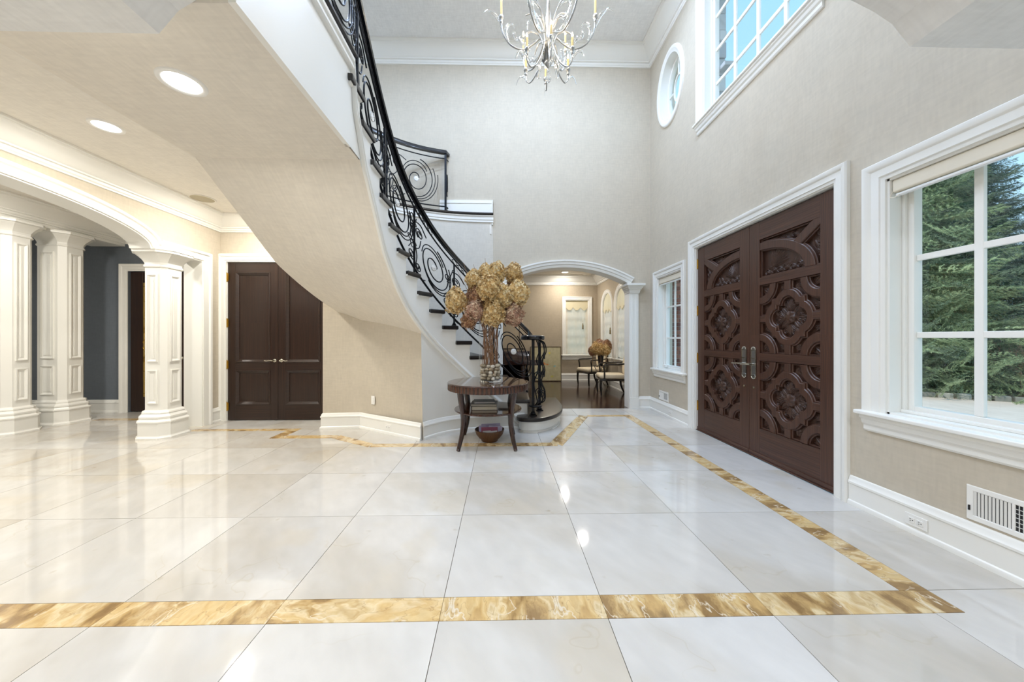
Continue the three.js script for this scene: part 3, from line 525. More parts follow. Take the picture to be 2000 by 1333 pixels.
// carving: leaves (elongated ridged bumps) and curled stems
function leafBump(x, y, lx, ly, ang, len, wid, amp) { const c = Math.cos(ang), s = Math.sin(ang), a = ((x - lx) * c + (y - ly) * s) / len, b = (-(x - lx) * s + (y - ly) * c) / wid; if (a < 0 || a > 1) return 0; const half = Math.sin(Math.PI * Math.pow(a, 0.75)) ; if (half <= 0.01) return 0; const q = b / half; if (Math.abs(q) > 1) return 0; return amp * Math.sqrt(1 - q * q) * (0.72 + 0.28 * Math.cos(q * 9 + a * 3)) * (0.6 + 0.4 * Math.sin(Math.PI * a)); }
function curl(x, y, cx, cy, R, amp, sgn = 1) { const dx = x - cx, dy = y - cy, r = Math.hypot(dx, dy); if (r > R) return 0; const t = sgn * Math.atan2(dy, dx), ph = (r / R * 2.2 - t / (2 * Math.PI)); const f = Math.abs(((ph % 1) + 1) % 1 - 0.5) * 2; return amp * sm(0.25, 0.75, f) * (r < R * 0.16 ? 1.2 : 1); }
function carveMedal(x, y) {
  let h = 0;
  for (let k = 0; k < 4; k++) { const a = k * Math.PI / 2, c = Math.cos(a), s = Math.sin(a);
    for (const [o, l, w] of [[0, 0.12, 0.032], [0.42, 0.1, 0.022], [-0.42, 0.1, 0.022], [0.78, 0.09, 0.02], [-0.78, 0.09, 0.02]]) h = Math.max(h, leafBump(x, y, c * 0.065, s * 0.065, a + o, l, w, 0.02));
    h = Math.max(h, curl(x, y, c * 0.135 - s * 0.045, s * 0.135 + c * 0.045, 0.036, 0.016, 1), curl(x, y, c * 0.135 + s * 0.045, s * 0.135 - c * 0.045, 0.036, 0.016, -1));
    const d = a + Math.PI / 4; h = Math.max(h, leafBump(x, y, Math.cos(d) * 0.05, Math.sin(d) * 0.05, d, 0.11, 0.03, 0.018)); }
  const r = Math.hypot(x, y); if (r < 0.062) h = Math.max(h, 0.014 + 0.02 * Math.sqrt(1 - (r / 0.062) ** 2) + 0.004 * Math.cos(6 * Math.atan2(y, x)) * sm(0.01, 0.04, r));
  return h;
}
function carveCorner(px, py, hx, hy) { // px, py: from the panel centre
  const cx = Math.sign(px) * hx, cy = Math.sign(py) * hy, ex = Math.abs(cx - px), ey = Math.abs(cy - py);
  let h = 0;
  h = Math.max(h, leafBump(ex, ey, 0.012, 0.012, Math.PI / 4, 0.12, 0.04, 0.016), leafBump(ex, ey, 0.02, 0.01, 0.25, 0.1, 0.02, 0.012), leafBump(ex, ey, 0.01, 0.02, 1.3, 0.1, 0.02, 0.012));
  for (const [a, b] of [[ex, ey], [ey, ex]]) { h = Math.max(h, leafBump(a, b, 0.275, 0.03, 1.75, 0.14, 0.026, 0.015), leafBump(a, b, 0.27, 0.035, 2.4, 0.08, 0.018, 0.012), leafBump(a, b, 0.285, 0.07, 1.2, 0.07, 0.016, 0.012), curl(a, b, 0.262, 0.13, 0.026, 0.012), curl(a, b, 0.245, 0.055, 0.024, 0.012, -1)); }
  return h;
}
function carveFan(x, y, w, h) { // x from the meeting stile, y from the panel foot
  let z = 0; const cx = 0.12 * w / 0.66, cy = 0.07;
  for (let k = 0; k < 9; k++) { const a = 0.25 + k * 0.17; z = Math.max(z, leafBump(x, y, cx, cy + 0.02, a, 0.2, 0.021, 0.02)); }
  for (let k = 0; k < 7; k++) { const u = 0.05 + k * 0.075; z = Math.max(z, curl(x, y, u, 0.045 + 0.012 * (k % 2), 0.034, 0.012, k % 2 ? 1 : -1), leafBump(x, y, u, 0.07, 0.5 + (k % 3) * 0.5, 0.07, 0.016, 0.011)); }
  for (let k = 0; k < 8; k++) { const u = 0.03 + k * 0.085, v = h - 0.05 - 0.018 * (k % 2); z = Math.max(z, curl(x, y, u, v, 0.034, 0.012, k % 2 ? 1 : -1), leafBump(x, y, u + 0.02, v - 0.02, -0.6 + (k % 3) * 0.5, 0.09, 0.018, 0.012)); }
  for (let k = 0; k < 5; k++) { const v = 0.09 + k * 0.065, u = w - 0.045; z = Math.max(z, curl(x, y, u, v, 0.032, 0.012, k % 2 ? 1 : -1), leafBump(x, y, u - 0.01, v, 1.2 + (k % 2) * 0.9, 0.09, 0.018, 0.012)); }
  return z;
}
const panelHX = (leafW - 0.29) / 2, panelHY = 0.355;
const panelRelief = heightGrid(-panelHX, panelHX, -panelHY, panelHY, 190, 200, (x, y) => { const inQ = Math.hypot(x, y) < 0.25 && (Math.abs(x) < 0.135 && Math.abs(y) < 0.135 || Math.abs(x) < 0.09 || Math.abs(y) < 0.09); return inQ ? carveMedal(x, y) : carveCorner(x, y, panelHX, panelHY); });
function entryLeaf(name, label, uStart, mirror) {
  const g = struct(name, label, 'door'); g.position.set(XR + 0.058, 0, 0); g.rotation.y = -Math.PI / 2;   // local x = -d, local z into the room
  const X = (x) => uStart + (mirror ? leafW - x : x), poly = (pts) => pts.map(([x, y]) => [X(x), y]);
  const zT = 0.028, zB = -0.022, s0 = 0.145, s1 = leafW - 0.145, y0 = 0.012;
  const bx = (xa, xb, ya, yb, za, zb, rot = 0, r = 0.002) => { const a = Math.min(X(xa), X(xb)), b = Math.max(X(xa), X(xb)); return rbox(a, b, ya, yb, -zb, -za, r, rot); };
  mesh('core', bx(0.0, leafW, y0, leafH, zB - 0.024, zB - 0.004, 0), M.mahogany, g);
  mesh('stile', bx(0, s0, y0, leafH, zB, zT), M.mahogany, g); mesh('stile', bx(s1, leafW, y0, leafH, zB, zT), M.mahogany, g);
  for (const [a, b] of [[y0, 0.315], [1.03, 1.11], [1.82, 1.90], [2.30, leafH]]) mesh('rail', bx(s0, s1, a, b, zB, zT - 0.0006, 1), M.mahogany, g);
  // fan panel
  const fw = s1 - s0, fy = 1.90, fh = 0.40;
  const relief = heightGrid(0, fw, 0, fh, 150, 100, (x, y) => carveFan(x, y, fw, fh));
  { const q = relief.clone(); const p = q.attributes.position; for (let i = 0; i < p.count; i++) p.setXYZ(i, X(s0 + p.getX(i)), fy + p.getY(i), zB + p.getZ(i)); q.computeVertexNormals(); mesh('carved_fan_panel', uvBox(q.toNonIndexed()), M.mahoganyCarve, g); const m = g.children[g.children.length - 1]; const nr = q.toNonIndexed().attributes.normal; m.geometry.setAttribute('normal', nr); }
  for (const [e, z, b] of [[0, zT - 0.0012, 0.006], [0.014, zT - 0.016, 0.005]]) {
    mesh('fan_arch', prism(poly(arcBand(s0, fy, 0.525 - e, 0.285 - e, 0.625 + e, 0.365 + e, 0, Math.PI / 2)), zB, z, b), M.mahogany, g);
    const a = [0.42, 0.235], bb = [fw, fh], L = Math.hypot(bb[0] - a[0], bb[1] - a[1]), nx = -(bb[1] - a[1]) / L * (0.042 + e), ny = (bb[0] - a[0]) / L * (0.042 + e);
    mesh('fan_strut', prism(poly([[s0 + a[0] - nx, fy + a[1] - ny], [s0 + bb[0] - nx, fy + bb[1] - ny], [s0 + bb[0] + nx, fy + bb[1] + ny], [s0 + a[0] + nx, fy + a[1] + ny]]), zB, z - 0.0006, b), M.mahogany, g);
    if (e) mesh('fan_lip', prism(poly(rect(s0, s1, fy, fy + fh)), zB, z - 0.001, 0.003, [poly(rect(s0 + e, s1 - e, fy + e, fy + fh - e))]), M.mahogany, g);
  }
  // two square panels
  for (const cy of [1.465, 0.672]) {
    const cx = (s0 + s1) / 2;
    const pm = new THREE.Mesh(panelRelief, M.mahoganyCarve); pm.name = 'carved_panel'; pm.castShadow = pm.receiveShadow = true; pm.position.set(X(cx), cy, zB); g.add(pm);
    for (const [e, z, b] of [[0, zT - 0.0012, 0.006], [0.013, zT - 0.017, 0.005]]) {
      mesh('medallion_frame', prism(poly(quatre(0.155 + e, 0.115, 0.185 + e, cx, cy)), zB, z, b, [poly(quatre(0.088 - e, 0.118, 0.128 - e, cx, cy))]), M.mahogany, g);
      for (const [sx, sy] of [[1, 1], [-1, 1], [1, -1], [-1, -1]]) { const a0 = sx > 0 ? (sy > 0 ? Math.PI : Math.PI / 2) : (sy > 0 ? -Math.PI / 2 : 0); mesh('corner_arc', prism(poly(arcBand(cx + sx * panelHX, cy + sy * panelHY, 0.128 - e, 0.128 - e, 0.2 + e, 0.2 + e, a0, a0 + Math.PI / 2)), zB, z - 0.0005, b), M.mahogany, g); }
      const w = 0.034 + e;
      mesh('tie_bar', prism(poly(rect(cx - w, cx + w, cy + 0.262, cy + panelHY)), zB, z - 0.0009, b), M.mahogany, g); mesh('tie_bar', prism(poly(rect(cx - w, cx + w, cy - panelHY, cy - 0.262)), zB, z - 0.0009, b), M.mahogany, g);
      mesh('tie_bar', prism(poly(rect(cx + 0.262, cx + panelHX, cy - w, cy + w)), zB, z - 0.0009, b, [], 1), M.mahogany, g); mesh('tie_bar', prism(poly(rect(cx - panelHX, cx - 0.262, cy - w, cy + w)), zB, z - 0.0009, b, [], 1), M.mahogany, g);
      if (e) mesh('panel_lip', prism(poly(rect(s0, s1, cy - panelHY, cy + panelHY)), zB, z - 0.0015, 0.003, [poly(rect(s0 + e, s1 - e, cy - panelHY + e, cy + panelHY - e))]), M.mahogany, g);
    }
  }
  // handle plate with lever, deadbolt, hinges, sweep
  const hx = X(0.068), hs = mirror ? -1 : -1;
  const plate = mesh('handle_plate', [prism([[hx - 0.03, 0.86], [hx + 0.03, 0.86], [hx + 0.03, 1.14], [hx - 0.03, 1.14]].map((p) => p), zT, zT + 0.006, 0.002), prism(ell(hx, 1.142, 0.03, 0.022, 20), zT, zT + 0.008, 0.003), prism(ell(hx, 0.858, 0.03, 0.022, 20), zT, zT + 0.008, 0.003)], M.pewter, g);
  mesh('plate_edging', [molding([P3(hx - 0.03, 0.865, zT + 0.006), P3(hx - 0.03, 1.135, zT + 0.006), P3(hx + 0.03, 1.135, zT + 0.006), P3(hx + 0.03, 0.865, zT + 0.006)], WOUT, [[-0.006, 0], [-0.005, 0.004], [0, 0.004], [0.001, 0], [-0.006, 0]], null, true), ...[...Array(7)].map((_, i) => new THREE.SphereGeometry(0.0065, 8, 6).translate(hx + 0.028 * Math.cos(i / 6 * Math.PI), 1.148 + 0.022 * Math.sin(i / 6 * Math.PI), zT + 0.007)), ...[...Array(7)].map((_, i) => new THREE.SphereGeometry(0.0065, 8, 6).translate(hx + 0.028 * Math.cos(i / 6 * Math.PI), 0.852 - 0.022 * Math.sin(i / 6 * Math.PI), zT + 0.007))], M.nickel, plate);
  mesh('lever', [new THREE.CylinderGeometry(0.012, 0.014, 0.05, 12).rotateX(Math.PI / 2).translate(hx, 0.985, zT + 0.03), taper([P3(hx + 0.01, 0.985, zT + 0.052), P3(hx - 0.05, 0.985, zT + 0.055), P3(hx - 0.13, 0.98, zT + 0.05)], [0.009, 0.008, 0.0095], 10, 14)], M.nickel, plate);
  mesh('thumb_turn', new THREE.BoxGeometry(0.03, 0.008, 0.012).translate(hx, 1.05, zT + 0.012), M.nickel, plate);
  mesh('deadbolt', [new THREE.CylinderGeometry(0.013, 0.013, 0.008, 18).rotateX(Math.PI / 2).translate(hx, 0.735, zT + 0.004), new THREE.BoxGeometry(0.004, 0.012, 0.006).translate(hx, 0.735, zT + 0.01)], M.nickel, g);
  doorHinge(g, mirror ? uStart - 0.008 : uStart + leafW + 0.008, [0.34, 0.995, 1.645, 2.29], M.brass, zT + 0.004);
  mesh('sweep', bx(0, leafW, 0.0125, 0.05, zT, zT + 0.01, 1, 0.003), M.mahogany, g);
}
entryLeaf('door_1', 'carved mahogany entry door leaf next to the narrow window', -DO.d1 + 0.015, true);
entryLeaf('door_2', 'carved mahogany entry door leaf next to the large window', -DO.d1 + 0.015 + leafW + 0.004, false);
{
  const t = struct('trim_entry', 'white casing and jambs around the carved entry doors', 'trim'); t.position.set(XR, 0, 0); t.rotation.y = -Math.PI / 2;
  mesh('casing', molding([P3(-DO.d1, 0), P3(-DO.d1, DO.h), P3(-DO.d0, DO.h), P3(-DO.d0, 0)], WOUT, scaleP(CASE, 0.98), new THREE.Vector3(-1, 0, 0)), M.trim, t);
  mesh('jamb', [box(-DO.d1, -DO.d1 + 0.012, 0, DO.h, -0.0, 0.2), box(-DO.d0 - 0.012, -DO.d0, 0, DO.h, 0, 0.2), box(-DO.d1, -DO.d0, DO.h - 0.012, DO.h, 0, 0.2)], M.trim, t);
  mesh('threshold', bar(-DO.d1, -DO.d0, 0, 0.012, -0.2, -0.005, 0.004), M.mahogany, t);
  mesh('outer_backing', box(-DO.d1, -DO.d0, 0, DO.h, 0.14, 0.2), M.mahogany, t);
}
// ---------------------------------------------------------------- dark two-panel closet doors and the glazed pair behind the column
function panelLeaf(name, label, x0, x1, h, d, mirror, lever = true, hinges = true) {
  const g = struct(name, label, 'door'); g.position.set(0, 0, -(d + 0.035));
  const s = 0.115, a = x0 + s, b = x1 - s, m = [0.24, 0.775, 0.89, h - 0.15], z1 = 0.02, z0 = -0.02;
  mesh('stile', rbox(x0, a, 0.01, h, -z1, -z0, 0.002), M.espresso, g); mesh('stile', rbox(b, x1, 0.01, h, -z1, -z0, 0.002), M.espresso, g);
  for (const [p, q] of [[0.01, m[0]], [m[1], m[2]], [m[3], h]]) mesh('rail', rbox(a, b, p, q, -z1 + 0.0005, -z0, 0.002, 1), M.espresso, g);
  for (const [p, q] of [[m[0], m[1]], [m[2], m[3]]]) {
    mesh('panel', rbox(a - 0.002, b + 0.002, p - 0.002, q + 0.002, 0.004, 0.018, 0.002), M.espresso, g);
    mesh('panel_moulding', molding([P3(a, p, 0), P3(a, q, 0), P3(b, q, 0), P3(b, p, 0)], WOUT, [[0, 0.0], [0, 0.026], [-0.012, 0.03], [-0.02, 0.022], [-0.03, 0.018], [-0.045, 0.006], [-0.05, -0.006]], new THREE.Vector3(-1, 0, 0), true), M.espresso, g);
  }
  const kx = mirror ? x0 + 0.05 : x1 - 0.05, dir = mirror ? 1 : -1;
  if (lever) { const l = mesh('rosette', lathe([[0.001, 0.012], [0.018, 0.01], [0.026, 0.005], [0.028, 0]], 20).rotateX(Math.PI / 2).translate(kx, 0.92, z1), M.nickel, g);
    mesh('lever', [new THREE.CylinderGeometry(0.009, 0.011, 0.045, 10).rotateX(Math.PI / 2).translate(kx, 0.92, z1 + 0.025), taper([P3(kx, 0.92, z1 + 0.047), P3(kx + dir * 0.05, 0.926, z1 + 0.05), P3(kx + dir * 0.09, 0.918, z1 + 0.05), P3(kx + dir * 0.125, 0.924, z1 + 0.048)], [0.011, 0.008, 0.008, 0.006], 10, 16)], M.nickel, l); }
  else mesh('knob', [new THREE.SphereGeometry(0.026, 16, 12).translate(kx, 0.93, z1 + 0.045), new THREE.CylinderGeometry(0.009, 0.02, 0.03, 12).rotateX(Math.PI / 2).translate(kx, 0.93, z1 + 0.015)], M.nickel, g);
  if (hinges) doorHinge(g, mirror ? x1 + 0.004 : x0 - 0.004, [0.22, 0.86, 1.5, 2.2], M.brass, 0.034);
  return g;
}
panelLeaf('door_3', 'dark brown closet door leaf next to the arch casing', -4.203, -3.445, 2.43, DC, false);
panelLeaf('door_4', 'dark brown closet door leaf half hidden by the stair underside', -3.441, -2.684, 2.43, DC, true);
{ const t = struct('trim_closet', 'white casing around the dark closet doors', 'trim'); mesh('casing', molding([V(-4.207, 0, DC), V(-4.207, 2.435, DC), V(-2.68, 2.435, DC), V(-2.68, 0, DC)], NEAR, CASE, LEFTW), M.trim, t); mesh('jamb', [box(-4.212, -4.205, 0, 2.44, DC, DC + 0.14), box(-2.682, -2.675, 0, 2.44, DC, DC + 0.14), box(-4.21, -2.68, 2.433, 2.44, DC, DC + 0.14), box(-4.2, -2.69, 0, 2.43, DC + 0.1, DC + 0.13)], M.trim, t); }
{
  const t = struct('trim_blue', 'white casing around the glazed doors in the slate blue wall', 'trim'); mesh('casing', molding([V(-6.37, 0, 5.87), V(-6.37, 2.41, 5.87), V(-4.62, 2.41, 5.87), V(-4.62, 0, 5.87)], NEAR, CASE, LEFTW), M.trim, t); mesh('jamb', box(-6.37, -4.62, 0, 2.41, 6.0, 6.03), M.espresso, t);
  const g = struct('door_5', 'dark door with a tall leaded glass light behind the slim column', 'door'); g.position.set(0, 0, -5.92);
  const x0 = -6.36, x1 = -5.50, a = x0 + 0.2, b = x1 - 0.16;
  mesh('stile', rbox(x0, a, 0.01, 2.4, -0.02, 0.02), M.espresso, g); mesh('stile', rbox(b, x1, 0.01, 2.4, -0.02, 0.02), M.espresso, g); mesh('rail', rbox(a, b, 0.01, 0.26, -0.019, 0.02), M.espresso, g); mesh('rail', rbox(a, b, 2.22, 2.4, -0.019, 0.02), M.espresso, g);
  mesh('glass', box(a, b, 0.26, 2.22, -0.004, 0.004), phy({ color: '#d9b765', roughness: 0.25, transmission: 0.3, thickness: 0 }), g);
  const cm = [], c = (a + b) / 2; for (const [k, r] of [[0.9, 0.12], [1.15, 0.14], [1.4, 0.12]]) cm.push(new THREE.TorusGeometry(r, 0.007, 6, 32).translate(c - 0.12, k, 0.008), new THREE.TorusGeometry(r, 0.007, 6, 32).translate(c + 0.12, k, 0.008)); for (const x of [a + 0.03, b - 0.03]) cm.push(box(x - 0.004, x + 0.004, 0.27, 2.21, -0.01, 0)); for (const y of [0.32, 0.7, 1.6, 1.9, 2.16]) cm.push(box(a, b, y - 0.004, y + 0.004, -0.01, 0));
  mesh('leading', cm, M.brass, g);
  panelLeaf('door_6', 'dark door with a round knob between the column and arch jamb', -5.49, -4.63, 2.4, 5.885, true, false, false);
  mesh('knob', [new THREE.SphereGeometry(0.026, 16, 12).translate(x1 - 0.05, 0.93, 0.065), new THREE.CylinderGeometry(0.009, 0.02, 0.03, 12).rotateX(Math.PI / 2).translate(x1 - 0.05, 0.93, 0.035)], M.nickel, g);
}

// ---------------------------------------------------------------- staircase
const toRoom = (k) => { const a = inner(k), b = inner(k + 0.05), tx = b[0] - a[0], td = b[1] - a[1], l = Math.hypot(tx, td), o = outer(Math.min(k, 16.9)); let n = [td / l, -tx / l]; if (n[0] * (a[0] - o[0]) + n[1] * (a[1] - o[1]) < 0) n = [-n[0], -n[1]]; return n; };
const innerOff = (k, e) => { const p = inner(k), n = toRoom(k); return [p[0] + n[0] * e, p[1] + n[1] * e]; };
function ribbon(fn, n, closedTop = false) { // fn(i) -> [[x,d], y0, y1]
  const pos = [], uv = []; let L = 0, prev;
  const put = (p, y, l) => { pos.push(p[0], y, -p[1]); uv.push(l, y); };
  for (let i = 0; i < n; i++) { const [a, a0, a1] = fn(i), [b, b0, b1] = fn(i + 1), l = Math.hypot(b[0] - a[0], b[1] - a[1]); put(a, a0, L); put(b, b0, L + l); put(b, b1, L + l); put(a, a0, L); put(b, b1, L + l); put(a, a1, L); L += l; }
  const g = new THREE.BufferGeometry(); g.setAttribute('position', new THREE.Float32BufferAttribute(pos, 3)); g.setAttribute('uv', new THREE.Float32BufferAttribute(uv, 2)); g.computeVertexNormals(); return toCreasedNormals(g, 0.6);
}
function plate(pts, y0, y1, bevel = 0.012) { const g = extr(shapeOf(ccw(pts)), y1 - y0, bevel, 2).rotateX(-Math.PI / 2).translate(0, y0, 0); const c = toCreasedNormals(g, 0.5), n = c.attributes.normal.clone(), o = uvBox(c); o.setAttribute('normal', n); return o; }
const bull = []; { // plan of the bottom step
  const q = [[0.30, 4.71], [0.215, 4.66], [0.20, 4.58], [0.24, 4.49], [0.33, 4.45], [0.47, 4.45], [0.60, 4.52], [0.74, 4.66], [0.86, 4.88], [0.94, 5.2], [0.97, 5.6], [0.97, 6.02]];
  const c = new THREE.CatmullRomCurve3(q.map(([x, d]) => new THREE.Vector3(x, 0, d)), false, 'centripetal'); for (let i = 0; i <= 48; i++) { const p = c.getPoint(i / 48); bull.push([p.x, p.z]); }
}
const stair = group('staircase', 'curved staircase with dark treads, white risers and white stringer', 'staircase'); stair.userData.kind = 'structure';
{
  mesh('tread', plate([...bull, [0.36, 6.02], [0.36, 4.72]], RISE - 0.042, RISE), M.tread, stair);
  const bullIn = bull.map((p, i) => { const a = bull[Math.max(0, i - 1)], b = bull[Math.min(48, i + 1)], l = Math.hypot(b[0] - a[0], b[1] - a[1]); return [p[0] - (b[1] - a[1]) / l * 0.035 * 1, p[1] + (b[0] - a[0]) / l * 0.035]; });
  mesh('riser', molding(bullIn.map(([x, d]) => V(x, 0, d)), UP, [[0, 0], [0.024, 0], [0.024, 0.02], [0.008, 0.035], [0.004, 0.05], [0.004, RISE - 0.042], [0, RISE - 0.042]], V(-0.5, 0, -0.9)), M.trim, stair);
  for (let k = 2; k <= 16; k++) {
    const pin = [], pout = []; for (let i = 0; i <= 6; i++) { const kk = lerp(k - 0.14, k + 1.02, i / 6); pin.push(innerOff(kk, 0.036)); pout.push(outer(kk)); }
    mesh('tread', plate([...pin, ...pout.reverse()], k * RISE - 0.042, k * RISE), M.tread, stair);
  }
  for (let k = 2; k <= 17; k++) {
    const a = inner(k), b = outer(k), a2 = inner(k + 0.09), b2 = outer(Math.min(k + 0.06, 17.2));
    mesh('riser', plate([a, b, b2, a2], (k - 1) * RISE - (k > 2 ? 0.03 : 0), k * RISE - 0.043, 0.002), M.trim, stair);
    if (k < 17) mesh('stringer_panel', ribbon((i) => { const kk = k + i / 6, lo = kk < 9.56 ? 0 : soffit(kk); return [inner(kk), Math.min(lo, k * RISE - 0.05), k * RISE - 0.04]; }, 6), M.trim, stair);
  }
  [...Array(15)].forEach((_, i) => { const k = i + 2; mesh('cove', molding([...Array(5)].map((_, j) => { const kk = lerp(k - 0.05, k + 0.98, j / 4), p = inner(kk); return V(p[0], k * RISE - 0.043, p[1]); }), UP, [[0, 0], [0.022, 0], [0.018, -0.012], [0.006, -0.022], [0, -0.024]], V(...(() => { const n = toRoom(k + 0.3); return [n[0], 0, n[1]]; })())), M.trim, stair); });
  // moulded band along the foot of the stringer
  const pth = [V(-1.165, 3.33, 1.5), V(-1.165, 3.33, 2.62), V(-1.165, 3.05, 2.66)];
  for (let kk = 15.75; kk > 2.05; kk -= 0.25) { const p = inner(kk), y = soffit(kk) + 0.0; if (y < 0.0) break; pth.push(V(p[0], y, p[1])); }
  mesh('stringer_moulding', molding(pth, UP, [[0, 0], [0.02, 0.002], [0.03, 0.014], [0.03, 0.03], [0.02, 0.04], [0.02, 0.06], [0.034, 0.068], [0.036, 0.088], [0.024, 0.1], [0.014, 0.118], [0, 0.125]], RIGHTW), M.trim, stair);
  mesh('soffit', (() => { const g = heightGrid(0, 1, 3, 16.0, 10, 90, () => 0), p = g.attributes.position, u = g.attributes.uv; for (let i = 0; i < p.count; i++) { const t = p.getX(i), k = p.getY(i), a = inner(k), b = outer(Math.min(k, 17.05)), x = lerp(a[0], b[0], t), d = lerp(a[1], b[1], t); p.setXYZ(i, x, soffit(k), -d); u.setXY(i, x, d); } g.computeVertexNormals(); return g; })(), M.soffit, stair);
  mesh('fascia', [box(-1.2, -1.165, 2.74, UF - 0.035, 1.5, 2.62)], M.trim, stair);
  mesh('landing', [box(-2.5, -1.165, UF - 0.035, UF - 0.001, 1.5, 2.6)], M.tread, stair);
  mesh('landing_nosing', molding([V(-1.165, UF - 0.042, 1.5), V(-1.165, UF - 0.042, 2.60), V(-2.48, UF - 0.042, 2.60)], UP, [[-0.05, 0], [0.036, 0], [0.044, 0.012], [0.044, 0.03], [0.036, 0.042], [-0.05, 0.042]], RIGHTW), M.tread, stair);
}
baseboard('stair', 'white baseboard along the curved wall under the stair', [...Array(30)].map((_, i) => inner(lerp(9.52, 2.2, i / 29))), NEAR);
smesh('wall_under_stair', [ribbon((i) => [[[-2.5, 5.24], 0, 2.2], [[-2.5, 4.757], 0, 2.0], [[-1.99, 4.80], 0, 1.72], [innerOff(9.46, -0.012), 0, 1.5]][i], 3)], M.wall, 'beige wall under the stair with a wall switch', 'wall');
let KE = 2; while (outer(KE)[0] > -0.15) KE += 0.02;
smesh('wall_stair', ribbon((i) => { const kk = lerp(16.9, KE, i / 60); let p = outer(kk); const a = inner(kk), l = Math.hypot(a[0] - p[0], a[1] - p[1]); const e = 0.005; if (i >= 60) return [[-0.148, DB + 0.004], 0.3, UF - 0.04]; return [[p[0] + (a[0] - p[0]) / l * e, p[1] + (a[1] - p[1]) / l * e], Math.max(0, soffit(kk)), UF - 0.04]; }, 60), M.wallDaylit, 'tall curved wall on the outer side of the stair, colour lightened for daylight', 'wall');
{ // edge of the upper hall above the curved wall
  const ps = outerPath.filter(([x, d]) => x <= -0.14 && d >= 2.55).map(([x, d]) => V(x, UF, d)); ps.push(V(-0.15, UF, 6.0));
  const t = struct('trim_landing', 'dark nosing over white moulding at the edge of the upper hall', 'trim');
  mesh('nosing', molding(ps, UP, [[-0.06, -0.04], [0.05, -0.04], [0.06, -0.03], [0.06, -0.01], [0.05, 0], [-0.06, 0]], RIGHTW), M.tread, t);
  mesh('cornice', molding(ps, UP, [[0, -0.04], [0.042, -0.042], [0.042, -0.06], [0.03, -0.075], [0.03, -0.12], [0.022, -0.13], [0.022, -0.16], [0, -0.17]], RIGHTW), M.trim, t);
  mesh('upper_base', [box(-1.1, -0.16, UF, UF + 0.24, DB - 0.03, DB - 0.001), box(-1.1, -0.16, UF + 0.18, UF + 0.2, DB - 0.038, DB - 0.03), box(-0.18, -0.16, UF - 0.2, UF + 0.24, DB - 0.04, DB)], M.trim, t);
}

// ---------------------------------------------------------------- wrought iron railings
M.rosette = phy({ color: '#f6f5f1', roughness: 0.12, clearcoat: 1 });
const spiral2 = (cx, cy, r0, r1, a0, turns, n = 40, ky = 1) => [...Array(n + 1)].map((_, i) => { const t = i / n, a = a0 + t * turns * 2 * Math.PI, r = lerp(r0, r1, Math.pow(t, 0.85)); return [cx + r * Math.cos(a), cy + ky * r * Math.sin(a)]; });
const wave2 = (pts, n = 30) => { const c = new THREE.CatmullRomCurve3(pts.map(([x, y]) => new THREE.Vector3(x, y, 0)), false, 'centripetal'); return [...Array(n + 1)].map((_, i) => { const p = c.getPoint(i / n); return [p.x, p.y]; }); };
function rosetteAt(parent, map, p, q, r) {
  const c = map(p, q), e = map(p + 0.02, q), f = new THREE.Vector3(e.x - c.x, 0, e.z - c.z).normalize(), o = new THREE.Object3D(); o.position.copy(c); o.lookAt(c.clone().add(new THREE.Vector3(-f.z, 0, f.x))); 
  const m = mesh('rosette', [lathe([[0.001, r * 0.3], [r * 0.3, r * 0.28], [r * 0.4, r * 0.12], [r * 0.62, r * 0.26], [r * 0.8, r * 0.12], [r, r * 0.1], [r, -r * 0.1], [0.001, -r * 0.12]], 22).rotateX(Math.PI / 2), ...[...Array(10)].map((_, i) => new THREE.SphereGeometry(r * 0.17, 8, 6).translate(r * 0.82 * Math.cos(i / 10 * 6.283), r * 0.82 * Math.sin(i / 10 * 6.283), r * 0.1))], M.rosette, parent);
  m.position.copy(o.position); m.quaternion.copy(o.quaternion); return m;
}
